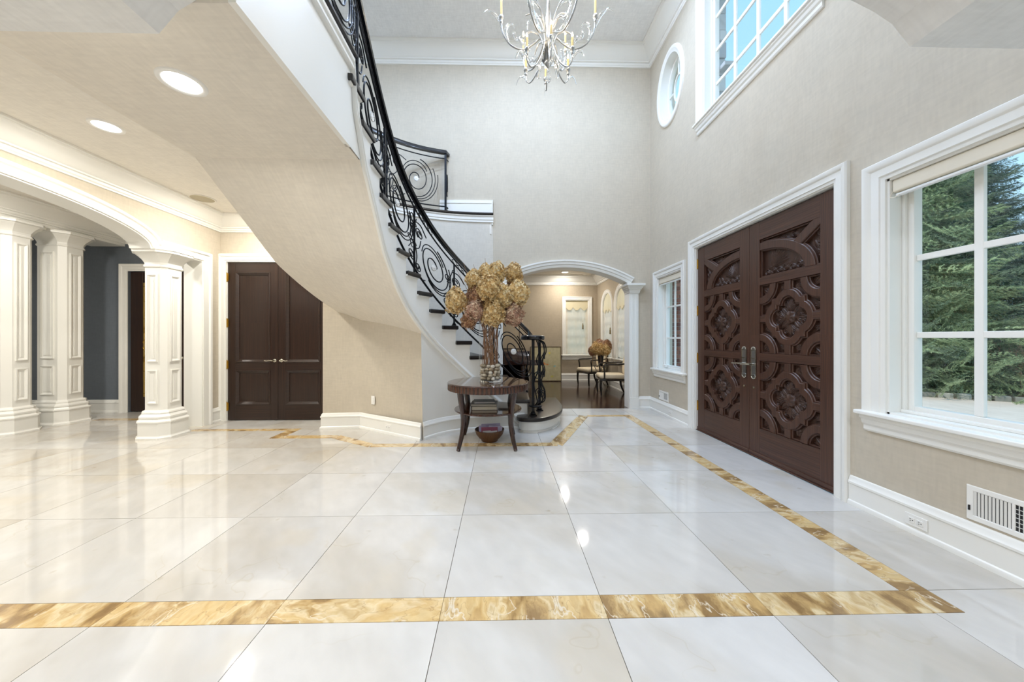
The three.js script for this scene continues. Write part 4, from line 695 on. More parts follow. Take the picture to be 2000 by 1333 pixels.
function scrollPanel(parent, map, big = 0.225, half = 0.3, opts = {}) {
  const put = (n, pts, r = 0.0072) => mesh(n, tube(pts.map(([p, q]) => map(p, q)), r, Math.max(20, pts.length * 2), 5), M.iron, parent);
  const ky = 1.22;
  put('scroll', spiral2(0, 0, 0.05, big, 0.4, 2.15, 60, ky), 0.0085);
  put('scroll', spiral2(0, 0, big * 0.8, big * 1.16, 3.6, 0.52, 24, ky)); put('scroll', spiral2(0, 0, big * 0.95, big * 1.3, 4.3, 0.36, 20, ky)); put('scroll', spiral2(0.01, 0.02, big * 0.7, big * 0.9, 0.6, 0.4, 20, ky));
  rosetteAt(parent, map, 0, 0, 0.042);
  put('stem', wave2([[-half * 1.08, -0.34], [-half * 0.92, -0.12], [-half * 1.12, 0.1], [-half * 0.95, 0.34]]));
  put('volute', spiral2(-half * 0.78, 0.2, 0.012, 0.062, 0, 1.7, 28, 1)); put('volute', spiral2(-half * 1.22, -0.18, 0.012, 0.062, 3, 1.7, 28, 1)); put('volute', spiral2(-half * 0.86, -0.24, 0.01, 0.05, 1, -1.6, 26, 1)); put('volute', spiral2(-half * 1.2, 0.16, 0.01, 0.052, 2, -1.6, 26, 1));
  put('branch', wave2([[-half * 1.02, -0.05], [-half * 0.8, 0.02], [-half * 0.7, 0.14]])); put('branch', wave2([[-half * 1.0, 0.0], [-half * 1.2, -0.04], [-half * 1.4, -0.14]]));
  put('branch', wave2([[-half * 0.98, 0.3], [-half * 0.7, 0.33], [-half * 0.4, 0.27]])); put('branch', wave2([[-half * 1.05, -0.3], [-half * 0.75, -0.35], [-half * 0.45, -0.3]]));
  if (opts.clover) for (const [a, b] of [[half * 0.9, 0.12], [half * 0.9, -0.12]]) for (const [x, y] of [[0.05, 0], [-0.05, 0], [0, 0.06], [0, -0.06]]) put('clover', wave2([[a, b], [a + x * 0.7 - y * 0.5, b + y * 0.7 + x * 0.5], [a + x * 1.5, b + y * 1.5], [a + x * 0.7 + y * 0.5, b + y * 0.7 - x * 0.5], [a, b]], 16), 0.0055);
}
const stairRail = group('stair_railing', 'black wrought iron scroll railing following the curved stair', 'railing');
const noseC = (k) => k > 17 ? UF : nose(k), railXY = (k) => innerOff(k, -0.06);
const railP = (k, t) => { const p = railXY(k); return V(p[0], noseC(k) + t, p[1]); };
{
  const top = [], K1 = 1.75, K2 = 21.2; for (let k = K2; k > K1; k -= 0.25) { const e = k > 17 ? 0.06 * sm(17, 18, k) : 0; top.push(railP(k, 0.965 + e)); }
  const hp = [[-0.03, -0.03], [0.03, -0.03], [0.036, -0.012], [0.03, 0.0], [0.034, 0.014], [0.022, 0.032], [0, 0.037], [-0.022, 0.032], [-0.034, 0.014], [-0.03, 0.0], [-0.036, -0.012], [-0.03, -0.03]];
  const vol = [...Array(40)].map((_, i) => { const t = i / 39, a = Math.PI / 2 + t * 3.2 * Math.PI, r = 0.115 * (1 - t) + 0.035; return V(0.43 + r * Math.cos(a) * 1.0, 1.272, 4.66 - r * Math.sin(a) + 0.03); });
  mesh('handrail', molding([...top, railP(1.75, 0.935).setY(1.275), ...vol.slice(3)], UP, hp, null, false, 0.9), M.ironBlack, stairRail);
  mesh('volute_cap', lathe([[0.001, 0.042], [0.05, 0.04], [0.14, 0.03], [0.155, 0.018], [0.155, -0.012], [0.145, -0.028], [0.001, -0.034]], 32).translate(0.445, 1.272, -4.69), M.ironBlack, stairRail);
  for (const [n, t, r] of [['top_bar', 0.845, 0.010], ['bottom_bar', 0.10, 0.013], ['rail_bar', 0.915, 0.007]]) { const ps = []; for (let k = K2; k > 1.9; k -= 0.25) ps.push(railP(k, t)); mesh(n, tube(ps, r, 160, 6), M.iron, stairRail); }
  const cs = [2.95, 5.75, 8.4, 11.35, 14.15, 17.2, 20.0];
  cs.forEach((c, i) => { const sl = c > 16.8 ? 0.25 : 0.8; scrollPanel(stairRail, (p, q) => { const k = c - p / 0.213; return railP(k, 0).setY(noseC(c) + 0.47 + q * 0.98 + sl * (noseC(k) - noseC(c))); }, 0.225, 0.3, { clover: i % 2 === 1 }); });
  for (const k of [4.35, 7.0, 9.9, 12.75, 15.6, 18.6]) { const st = k > 17 ? UF : Math.floor(k) * RISE, p = railXY(k); mesh('post', [new THREE.BoxGeometry(0.022, noseC(k) + 0.84 - st, 0.022).translate(p[0], (noseC(k) + 0.84 + st) / 2, -p[1]), new THREE.BoxGeometry(0.06, 0.012, 0.06).translate(p[0], st + 0.006, -p[1]), lathe([[0.001, 0.05], [0.014, 0.048], [0.03, 0.012], [0.001, 0.012]], 12).translate(p[0], st, -p[1])], M.iron, stairRail); }
  for (let k = 2.2; k < 19; k += 0.34) { if (Math.floor(k / 1.4) % 2) continue; mesh('filigree', [tube([...Array(13)].map((_, i) => { const a = i / 12 * 6.283; return railP(k + 0.13 * Math.cos(a), 0.88 + 0.026 * Math.sin(a)); }), 0.0045, 24, 5), new THREE.SphereGeometry(0.009, 8, 6).translate(...railP(k + 0.17, 0.88).toArray())], M.iron, stairRail); }
  // newel cluster on the bottom step
  for (const [x, d, s, y1] of [[0.43, 4.62, 0.019, 1.245], [0.555, 4.95, 0.019, 1.245]]) mesh('newel_post', [new THREE.BoxGeometry(s * 2, y1 - RISE, s * 2).translate(x, (y1 + RISE) / 2, -d), new THREE.BoxGeometry(0.1, 0.016, 0.1).translate(x, RISE + 0.008, -d), lathe([[0.001, 0.06], [0.026, 0.055], [0.034, 0.03], [0.042, 0.016], [0.001, 0.016]], 14).translate(x, RISE, -d)], M.iron, stairRail);
  mesh('newel_disc', lathe([[0.001, 0.012], [0.07, 0.012], [0.076, 0], [0.07, -0.012], [0.001, -0.012]], 24).scale(1.25, 1, 1).translate(0.46, 0.335, -4.63), M.iron, stairRail);
  for (let i = 0; i < 5; i++) { const a = -0.9 + i * 0.55, R = 0.15, f = (r, y, da = 0) => V(0.445 + r * Math.cos(a + da), y, 4.69 - r * Math.sin(a + da) * 0.9);
    mesh('newel_scroll', tube([f(0.07, 0.35), f(R, 0.4), f(R * 1.1, 0.52, 0.2), f(R * 0.75, 0.66, 0.3), f(R * 1.05, 0.82), f(R * 0.85, 0.95, -0.25), f(R * 1.15, 1.08, -0.1), f(R, 1.2), f(0.1, 1.235)], 0.008, 50, 6), M.iron, stairRail);
    mesh('newel_scroll', tube(spiral2(0, 0, 0.012, 0.06, 0, 1.6, 24, 1).map(([p, q]) => f(R * 1.02, 0.5 + (i % 3) * 0.26 + q, p / R)), 0.007, 48, 5), M.iron, stairRail); }
}
const upRail = group('landing_railing', 'black iron scroll railing on the edge of the upper hall', 'railing');
{
  const pth = outerPath.filter(([x, d]) => x <= -0.9 && d >= 2.75); pth.reverse();                 // from the end post towards the landing
  const L = [0]; for (let i = 1; i < pth.length; i++) L.push(L[i - 1] + Math.hypot(pth[i][0] - pth[i - 1][0], pth[i][1] - pth[i - 1][1]));
  const at = (s) => { s = clamp(s, 0, L[L.length - 1]); let i = 0; while (i < L.length - 2 && s > L[i + 1]) i++; const t = (s - L[i]) / (L[i + 1] - L[i]); return [lerp(pth[i][0], pth[i + 1][0], t) - 0.02, lerp(pth[i][1], pth[i + 1][1], t) + 0.02]; };
  const T = L[L.length - 1], P = (s, y) => { const p = at(s); return V(p[0], UF + y, p[1]); };
  const run = (y) => [...Array(41)].map((_, i) => P(i / 40 * T, y)), e = at(0), wallEnd = (y) => V(e[0] + 0.03, UF + y, DB - 0.01);
  const hp = [[-0.03, -0.03], [0.03, -0.03], [0.034, 0.01], [0.02, 0.034], [-0.02, 0.034], [-0.034, 0.01], [-0.03, -0.03]];
  mesh('handrail', molding([wallEnd(1.04), ...run(1.04)], UP, hp, null, false, 0.9), M.ironBlack, upRail);
  for (const [n, y, r] of [['top_bar', 0.93, 0.01], ['bottom_bar', 0.09, 0.012]]) mesh(n, tube([wallEnd(y), ...run(y)], r, 100, 6), M.iron, upRail);
  for (const s of [0, 1.0, 2.0, 3.0]) { const p = at(s); if (s < T) mesh('post', [new THREE.BoxGeometry(0.034, 1.0, 0.034).translate(p[0], UF + 0.51, -p[1]), new THREE.BoxGeometry(0.08, 0.014, 0.08).translate(p[0], UF + 0.008, -p[1])], M.iron, upRail); }
  [0.5, 1.5, 2.5].forEach((c) => scrollPanel(upRail, (p, q) => P(c - p, 0.5 + q), 0.29, 0.42, { clover: false }));
  mesh('scroll', tube(spiral2(0, 0, 0.02, 0.09, 0, 1.8, 28, 2.4).map(([p, q]) => V(e[0] + 0.02, UF + 0.5 + q, (e[1] + DB) / 2 + p * 0.7)), 0.007, 50, 5), M.iron, upRail);
}
// ---------------------------------------------------------------- panelled columns
function column(label, x0, x1, d0, d1, h, ch = 0.055, fl = 1, hidden = {}) {
  const g = group('column', label, 'column');
  const pl = [[x0 + ch, d0], [x1 - ch, d0], [x1, d0 + ch], [x1, d1 - ch], [x1 - ch, d1], [x0 + ch, d1], [x0, d1 - ch], [x0, d0 + ch]];
  mesh('shaft', uvBox(extr(shapeOf(pl), h - 0.02).rotateX(-Math.PI / 2)), M.trim, g);
  const ring = (y, prof) => molding(pl.map(([x, d]) => V(x, y, d)), UP, prof.map(([a, b]) => [a * fl, b]), FAR.clone().negate(), true, 0.3);
  mesh('base', ring(0, [[0, 0], [0.082, 0], [0.082, 0.02], [0.068, 0.034], [0.064, 0.045], [0.064, 0.2], [0.074, 0.208], [0.074, 0.222], [0.058, 0.235], [0.048, 0.25], [0.056, 0.262], [0.056, 0.28], [0.034, 0.3], [0.026, 0.31], [0.032, 0.322], [0.026, 0.338], [0.004, 0.35], [0, 0.36]]), M.trim, g);
  mesh('capital', ring(h, [[0, -0.21], [0.012, -0.207], [0.016, -0.195], [0.012, -0.182], [0.004, -0.178], [0.006, -0.15], [0.016, -0.13], [0.034, -0.1], [0.062, -0.07], [0.082, -0.052], [0.09, -0.04], [0.112, -0.036], [0.112, -0.012], [0.12, -0.006], [0.12, 0], [0, 0]]), M.trim, g);
  const face = (A, B, N) => { const u = B.clone().sub(A).normalize(), wd = A.distanceTo(B); for (const [y0, y1] of [[0.44, 0.86], [0.97, h - 0.3]]) { const a = A.clone().addScaledVector(u, wd * 0.18), b = A.clone().addScaledVector(u, wd * 0.82), p = (q, y) => q.clone().setY(y); const fr = mesh('panel_frame', molding([p(a, y0), p(a, y1), p(b, y1), p(b, y0)], N, [[0.004, 0], [0.004, 0.014], [-0.006, 0.017], [-0.014, 0.012], [-0.024, 0.004], [-0.026, -0.001]], u.clone().negate(), true), M.trim, g); const c = mesh('panel_field', new THREE.BoxGeometry(Math.abs(b.x - a.x) < 0.01 ? 0.012 : a.distanceTo(b) - 0.09, y1 - y0 - 0.09, Math.abs(b.z - a.z) < 0.01 ? 0.012 : a.distanceTo(b) - 0.09).translate((a.x + b.x) / 2, (y0 + y1) / 2, (a.z + b.z) / 2), M.trim, fr); } };
  face(V(x0 + ch, 0, d0), V(x1 - ch, 0, d0), NEAR); face(V(x1, 0, d0 + ch), V(x1, 0, d1 - ch), RIGHTW);
  return g;
}
column('slim white panelled column under the hall arch', -4.545, -4.265, 4.34, 4.62, 2.372, 0.045);
column('broad cream panelled column nearer the blue wall door', -6.85, -6.44, 5.06, 5.37, 2.83, 0.06);
column('broad cream panelled column farther from the blue wall door', -6.87, -6.44, 4.50, 4.79, 2.83, 0.06);

// ---------------------------------------------------------------- pixel of the photograph -> point at a distance
const CY = Math.cos(YAW), SY = Math.sin(YAW);
function at(u, v, d) { const x = (u - 993) / F, y = -(v - 661) / F, r = [x * CY + SY, y, -x * SY + CY], t = d / r[2]; return V(r[0] * t, 1.266 + r[1] * t, d); }

// ---------------------------------------------------------------- round table with what stands on it
const TX = -0.165, TD = 4.09;
{
  const zeb = (() => { const a = fbm(81, 2, 4); return tex(512, 128, (u, v) => { const k = 0.5 + 0.5 * Math.sin(u * 2 * Math.PI * 22 + 4 * a(u, v)); return mix([38, 20, 14], [92, 54, 36], clamp(k * 0.7 + 0.3 * a((u * 4) % 1, v))); }, [1, 1]); })();
  const veneer = woodTex(83, [40, 20, 13], [88, 48, 31], [0.5, 1.2]);
  const top = phy({ map: veneer, roughness: 0.12, clearcoat: 0.8, clearcoatRoughness: 0.05 }), side = phy({ map: zeb, roughness: 0.25, clearcoat: 0.4 }), leg = phy({ map: woodTex(85, [34, 17, 12], [72, 40, 28], [0.3, 1]), roughness: 0.25, clearcoat: 0.4, clearcoatRoughness: 0.1 });
  const g = group('round_table', 'round dark wood two-tier table with fluted rim and splayed legs', 'table', [TX, 0, -TD]);
  mesh('tabletop', uvBox(lathe([[0.001, 0.745], [0.478, 0.745], [0.486, 0.741], [0.489, 0.734], [0.486, 0.728], [0.001, 0.728]], 72).toNonIndexed()), top, g);
  { const n = 96, pos = [], uv = [], idx = []; const rows = [[0.655, -0.004], [0.66, 0], [0.724, 0], [0.729, -0.004]]; for (let j = 0; j < rows.length; j++) for (let i = 0; i <= n * 4; i++) { const a = i / (n * 4) * 2 * Math.PI, r = 0.478 + rows[j][1] + 0.007 * Math.abs(Math.sin(a * n / 2)); pos.push(r * Math.cos(a), rows[j][0], r * Math.sin(a)); uv.push(i / (n * 4) * 3, rows[j][0]); }
    for (let j = 0; j < rows.length - 1; j++) for (let i = 0; i < n * 4; i++) { const a = j * (n * 4 + 1) + i, b = a + n * 4 + 1; idx.push(a, b, a + 1, b, b + 1, a + 1); }
    const q = new THREE.BufferGeometry(); q.setAttribute('position', new THREE.Float32BufferAttribute(pos, 3)); q.setAttribute('uv', new THREE.Float32BufferAttribute(uv, 2)); q.setIndex(idx); q.computeVertexNormals(); const m = mesh('fluted_rim', q, side, g);
    mesh('rim_underside', new THREE.CylinderGeometry(0.474, 0.474, 0.01, 64).translate(0, 0.66, 0), leg, m); }
  for (let i = 0; i < 4; i++) { const a = Math.PI / 4 + i * Math.PI / 2, f = (r, y) => new THREE.Vector3(r * Math.cos(a), y, r * Math.sin(a)); mesh('leg', taper([f(0.425, 0.665), f(0.415, 0.58), f(0.385, 0.42), f(0.38, 0.3), f(0.405, 0.16), f(0.455, 0.004)], [0.037, 0.036, 0.033, 0.03, 0.026, 0.021], 4, 24), leg, g); }
  mesh('shelf', uvBox(lathe([[0.001, 0.425], [0.40, 0.425], [0.405, 0.418], [0.405, 0.41], [0.40, 0.403], [0.001, 0.403]], 64).toNonIndexed()), top, g);
}
{ // books on the lower shelf
  const bk = [['thick brown hardback at the bottom of the shelf stack', 0.3, 0.045, 0.23, '#4a3a30', '#d9cfbb', 0, 0.03], ['flat grey-brown book in the middle of the shelf stack', 0.31, 0.026, 0.235, '#5a534e', '#cfc8ba', 0.045, -0.05], ['silver-grey book on top of the shelf stack', 0.25, 0.022, 0.19, '#8b9299', '#d8d8d6', 0.071, 0.06]];
  for (const [label, w, t, l, c, pg, y, turn] of bk) {
    const g = group('book', label, 'book', [TX - 0.045, 0.4255 + y, -TD + 0.04], turn, 'books on the table shelf'), cm = std({ color: c, roughness: 0.35 });
    mesh('pages', new THREE.BoxGeometry(w - 0.012, t - 0.007, l - 0.014).translate(0.004, t / 2, 0), std({ color: pg, roughness: 0.8 }), g);
    mesh('cover', [rbox(-w / 2, w / 2, t - 0.0035, t, -l / 2, l / 2, 0.001), rbox(-w / 2, w / 2, 0, 0.0035, -l / 2, l / 2, 0.001), rbox(-w / 2, -w / 2 + 0.004, 0.001, t - 0.001, -l / 2, l / 2, 0.001)], cm, g);
  }
}
{ // wooden bowl with cards under the table
  const bx = -0.15, bd = 4.16, bowl = mesh('wooden_bowl', lathe([[0.001, 0.0], [0.085, 0.0], [0.1, 0.006], [0.1, 0.02], [0.13, 0.045], [0.165, 0.09], [0.182, 0.145], [0.176, 0.15], [0.158, 0.095], [0.12, 0.05], [0.06, 0.034], [0.001, 0.03]], 48), std({ map: woodTex(91, [66, 42, 24], [122, 84, 52], [0.3, 0.3]), roughness: 0.5 }));
  bowl.position.set(bx, 0, -bd); tag(bowl, 'turned brown wooden bowl on the floor under the round table', 'bowl');
  const cards = [[0.02, 0.1, 0.03, 0.24, 0.15, '#c9c3e4', 0.5, 0.1, -0.95], [-0.05, 0.095, 0.02, 0.17, 0.12, '#bdb6dc', -0.35, 0.05, -0.8], [0.07, 0.1, -0.01, 0.17, 0.11, '#d3cdea', 0.3, -0.1, -0.75], [0.0, 0.112, -0.035, 0.2, 0.07, '#a9607a', 0.05, 0.02, -0.6], [-0.03, 0.09, -0.07, 0.1, 0.05, '#efeef2', -0.3, 0.1, -0.3], [0.05, 0.09, -0.075, 0.09, 0.05, '#efeef2', 0.5, 0, -0.3]];
  const nm = ['largest lavender card standing at the back of the bowl', 'lavender card leaning at one side of the bowl', 'pale lilac card leaning in the bowl', 'small dusty pink card lying across the lavender cards', 'small white folded card at the bowl rim', 'second small white card beside the folded one'];
  cards.forEach(([x, y, z, w, h, c, ry, rz, rx], i) => { const m = mesh('card', new RoundedBoxGeometry(w, h, 0.004, 1, 0.0015), std({ color: c, roughness: 0.7 })); m.position.set(bx + x, y + 0.03, -bd - z); m.rotation.set(rx + 0.45, ry * 0.4, rz); tag(m, nm[i], 'card', 'cards in the wooden bowl'); });
}
const VX = -0.14, VD = 4.06, VB = 0.746;
{ // glass cylinder with pebbles
  const v = group('glass_vase', 'tall clear glass cylinder vase holding pebbles and dried hydrangeas', 'vase', [VX, VB, -VD]);
  mesh('wall', new THREE.CylinderGeometry(0.135, 0.135, 0.72, 56, 1, true).translate(0, 0.36, 0), M.glass, v);
  mesh('base', new THREE.CylinderGeometry(0.134, 0.134, 0.022, 48).translate(0, 0.0115, 0), M.crystal, v);
  mesh('rim', new THREE.TorusGeometry(0.135, 0.003, 8, 56).rotateX(Math.PI / 2).translate(0, 0.72, 0), M.crystal, v);
  const pebG = [0, 1, 2].map((k) => { const g = new THREE.IcosahedronGeometry(1, 3), p = g.attributes.position; for (let i = 0; i < p.count; i++) { const x = p.getX(i), y = p.getY(i), z = p.getZ(i), s = 1 + 0.07 * Math.sin(3 * x + k) + 0.06 * Math.sin(4 * y + 2 * k + 2 * z); p.setXYZ(i, x * s, y * s, z * s); } const q = mergeVertices((g.deleteAttribute('normal'), g.deleteAttribute('uv'), g)); q.computeVertexNormals(); return q; });
  const pebM = ['#b3a68e', '#8f8168', '#c4b9a3', '#a3937a', '#d0c8b8'].map((c) => std({ color: c, roughness: 0.55 }));
  let n = 0; for (let L = 0; L < 5; L++) for (let i = 0; i < 15; i++) { const ring = i < 11, a = (i / (ring ? 11 : 4)) * 2 * Math.PI + L * 0.45 + rr(-0.1, 0.1), r = ring ? 0.1 : 0.045, m = mesh('pebble', pebG[n % 3], pebM[(n * 7 + L) % 5]); m.position.set(VX + r * Math.cos(a), VB + 0.045 + L * 0.036 + rr(-0.006, 0.006), -VD + r * Math.sin(a)); m.scale.set(rr(0.022, 0.029), rr(0.016, 0.022), rr(0.022, 0.028)); m.rotation.set(rr(-0.5, 0.5), rr(0, 3), rr(-0.5, 0.5)); tag(m, 'smooth tan pebble in the clear glass vase', 'pebble', 'pebbles in the glass vase'); n++; }
}
// dried hydrangeas
function hydrangeaGeo(n, cols, s0) {
  let q = s0; const R = () => { q = (q * 1664525 + 1013904223) >>> 0; return q / 4294967296; };
  const pos = [], col = [], nor = [], c = new THREE.Color();
  for (let i = 0; i < n; i++) {
    const y = 1 - 2 * (i + 0.5) / n, t = i * 2.39996, rad = Math.sqrt(1 - y * y), az = Math.atan2(Math.sin(t), Math.cos(t)), lump = 1 + 0.1 * Math.sin(az * 3 + 4 * y + s0) + 0.09 * Math.sin(az * 5 - 7 * y) + 0.2 * (R() - 0.5), N = new THREE.Vector3(rad * Math.cos(t), y, rad * Math.sin(t)), P = N.clone().multiplyScalar(lump * (0.88 + 0.12 * R())); P.y *= 1.2; P.x *= 1 - 0.2 * y; P.z *= 1 - 0.2 * y;
    N.add(new THREE.Vector3(R() - 0.5, R() - 0.5, R() - 0.5).multiplyScalar(0.9)).normalize(); const A = new THREE.Vector3(R() - 0.5, R() - 0.5, R() - 0.5).cross(N).normalize(), B = N.clone().cross(A); c.set(cols[Math.floor(R() * cols.length)]); const sh = 0.85 + 0.3 * R();
    for (let k = 0; k < 4; k++) { const a = k * Math.PI / 2, u = A.clone().multiplyScalar(Math.cos(a)).addScaledVector(B, Math.sin(a)), w = A.clone().multiplyScalar(-Math.sin(a)).addScaledVector(B, Math.cos(a)), l = 0.1 + 0.07 * R();
      const p0 = P, p1 = P.clone().addScaledVector(u, l * 0.6).addScaledVector(w, l * 0.42).addScaledVector(N, 0.09 * R()), p2 = P.clone().addScaledVector(u, l).addScaledVector(N, -0.03 + 0.12 * R()), p3 = P.clone().addScaledVector(u, l * 0.6).addScaledVector(w, -l * 0.42).addScaledVector(N, 0.07 * R());
      for (const v of [p0, p1, p2, p0, p2, p3]) { pos.push(v.x, v.y, v.z); col.push(c.r * sh, c.g * sh, c.b * sh); } }
  }
  const g = new THREE.BufferGeometry(); g.setAttribute('position', new THREE.Float32BufferAttribute(pos, 3)); g.setAttribute('color', new THREE.Float32BufferAttribute(col, 3)); g.computeVertexNormals(); return g;
}
const HG = { gold: hydrangeaGeo(1100, ['#efd7a2', '#e3c386', '#f4e2b8', '#d3ae70'], 11), gold2: hydrangeaGeo(1100, ['#e6ca92', '#d8b578', '#eed8a8', '#c49e64'], 23), brown: hydrangeaGeo(1000, ['#bd936c', '#a87a58', '#d0ab84', '#94684e'], 35), pink: hydrangeaGeo(1000, ['#d8b498', '#c49880', '#e2c9aa', '#b48c74'], 47) };
M.petal = phy({ vertexColors: true, roughness: 0.9, side: THREE.DoubleSide, transmission: 0.12, thickness: 0 });
M.stem = std({ color: '#8a6446', roughness: 0.8 });
const headCore = new THREE.SphereGeometry(0.78, 14, 10); const coreM = { gold: std({ color: '#e9cd96', roughness: 1 }), gold2: std({ color: '#e0c086', roughness: 1 }), brown: std({ color: '#b58a66', roughness: 1 }), pink: std({ color: '#d0a88e', roughness: 1 }) };
{
  const heads = [[350, 145, 40, 'gold', 4.1], [432, 115, 44, 'gold', 4.15], [452, 205, 62, 'gold2', 3.92], [503, 108, 46, 'gold', 4.12], [612, 112, 44, 'gold2', 4.16], [608, 160, 30, 'brown', 4.18], [538, 262, 54, 'gold', 4.0], [640, 236, 56, 'gold', 4.02], [238, 292, 56, 'gold2', 4.0], [312, 288, 32, 'brown', 4.12], [380, 272, 56, 'brown', 4.1], [358, 352, 48, 'pink', 3.98], [480, 372, 58, 'gold2', 3.94], [322, 416, 40, 'brown', 4.06], [610, 376, 52, 'pink', 4.04], [548, 322, 34, 'gold', 4.1], [372, 205, 46, 'gold2', 4.18], [590, 275, 40, 'gold2', 4.16]];
  const say = ['pale gold hydrangea head at the top beside the handrail', 'pale gold hydrangea head standing at the top of the bunch', 'largest gold hydrangea head in the middle of the bunch', 'rounded gold hydrangea head beside the topmost twig', 'gold hydrangea head reaching towards the arch', 'small brown hydrangea head just under the one reaching to the arch', 'loose gold hydrangea head right of the largest one', 'wide gold hydrangea head against the sitting room arch', 'gold hydrangea head reaching out over the stair treads', 'small brown hydrangea head next to the outreaching gold one', 'dark brown hydrangea head beside the largest gold one', 'dusty pink hydrangea head below the dark brown one', 'dark gold hydrangea head lowest over the vase mouth', 'small tan hydrangea head hanging beside the vase', 'dusty pink hydrangea head hanging in front of the piano', 'small gold hydrangea head above the pink one', 'gold hydrangea head tucked behind the largest one', 'gold hydrangea head tucked behind the wide one'];
  heads.forEach(([x, y, r, kind, d], i) => {
    const c = at(820 + x * 0.3, 500 + y * 0.3, d), R = r * 0.3 / F * d * 1.18, g = group('hydrangea', say[i], 'dried flower', [c.x, c.y, c.z], 0, 'dried hydrangeas in the glass vase');
    const m = mesh('flower_head', HG[kind], M.petal, g); m.scale.setScalar(R); m.rotation.set(rr(-0.3, 0.3), rr(0, 6), rr(-0.3, 0.3));
    const k = mesh('flower_core', headCore, coreM[kind], m);
    const a = rr(0, 6.28), foot = new THREE.Vector3(VX + 0.085 * Math.cos(a) - c.x, VB + 0.1 - c.y, -VD + 0.085 * Math.sin(a) - c.z), mouth = new THREE.Vector3(VX + clamp((c.x - VX) * 0.42, -0.1, 0.1) - c.x, VB + 0.7 - c.y, -VD + clamp((c.z + VD) * 0.42, -0.09, 0.09) - c.z);
    mesh('stem', taper([foot, foot.clone().lerp(mouth, 0.5).add(new THREE.Vector3(rr(-0.012, 0.012), 0, rr(-0.012, 0.012))), mouth, mouth.clone().multiplyScalar(0.45).add(new THREE.Vector3(rr(-0.01, 0.01), -0.02, 0)), new THREE.Vector3(0, -R * 0.3, 0)], [0.0045, 0.0042, 0.004, 0.0038, 0.0035], 6, 26), M.stem, g);
  });
  for (const [i, [x, y, d]] of [[0, [425, 15, 4.1]], [1, [350, 55, 4.1]], [2, [283, 45, 4.12]], [3, [395, 78, 4.05]], [4, [232, 75, 4.1]], [5, [470, 80, 4.15]]]) {
    const c = at(820 + x * 0.3, 500 + y * 0.3, d), a = i * 1.05, foot = new THREE.Vector3(VX + 0.05 * Math.cos(a), VB + 0.1, -VD + 0.05 * Math.sin(a)), mid = new THREE.Vector3(VX + clamp((c.x - VX) * 0.4, -0.1, 0.1), VB + 0.7, -VD + 0.02 * Math.sin(a));
    const m = mesh('twig', taper([foot, mid, mid.clone().lerp(c, 0.5).add(new THREE.Vector3(0.01, 0.01, 0)), c], [0.0045, 0.004, 0.003, 0.0018], 5, 24), M.stem); tag(m, 'thin bare brown twig rising from the glass vase', 'twig', 'bare twigs in the glass vase');
  }
  for (let i = 0; i < 9; i++) { const a = i * 2.4, t = rr(0.3, 0.9), foot = new THREE.Vector3(VX + 0.07 * Math.cos(a), VB + 0.12, -VD + 0.07 * Math.sin(a)), top = new THREE.Vector3(VX + 0.2 * Math.cos(a + 0.6), VB + 0.72 + 0.25 * t, -VD + 0.12 * Math.sin(a + 0.6)), mid = new THREE.Vector3(VX + 0.085 * Math.cos(a + 0.4), VB + 0.62, -VD + 0.085 * Math.sin(a + 0.4)); const m = mesh('stalk', taper([foot, foot.clone().lerp(mid, 0.5), mid, top], [0.0042, 0.004, 0.0036, 0.0026], 5, 20), M.stem); tag(m, 'bare brown flower stalk standing among the hydrangea stems', 'stalk', 'bare stalks in the glass vase'); }
}
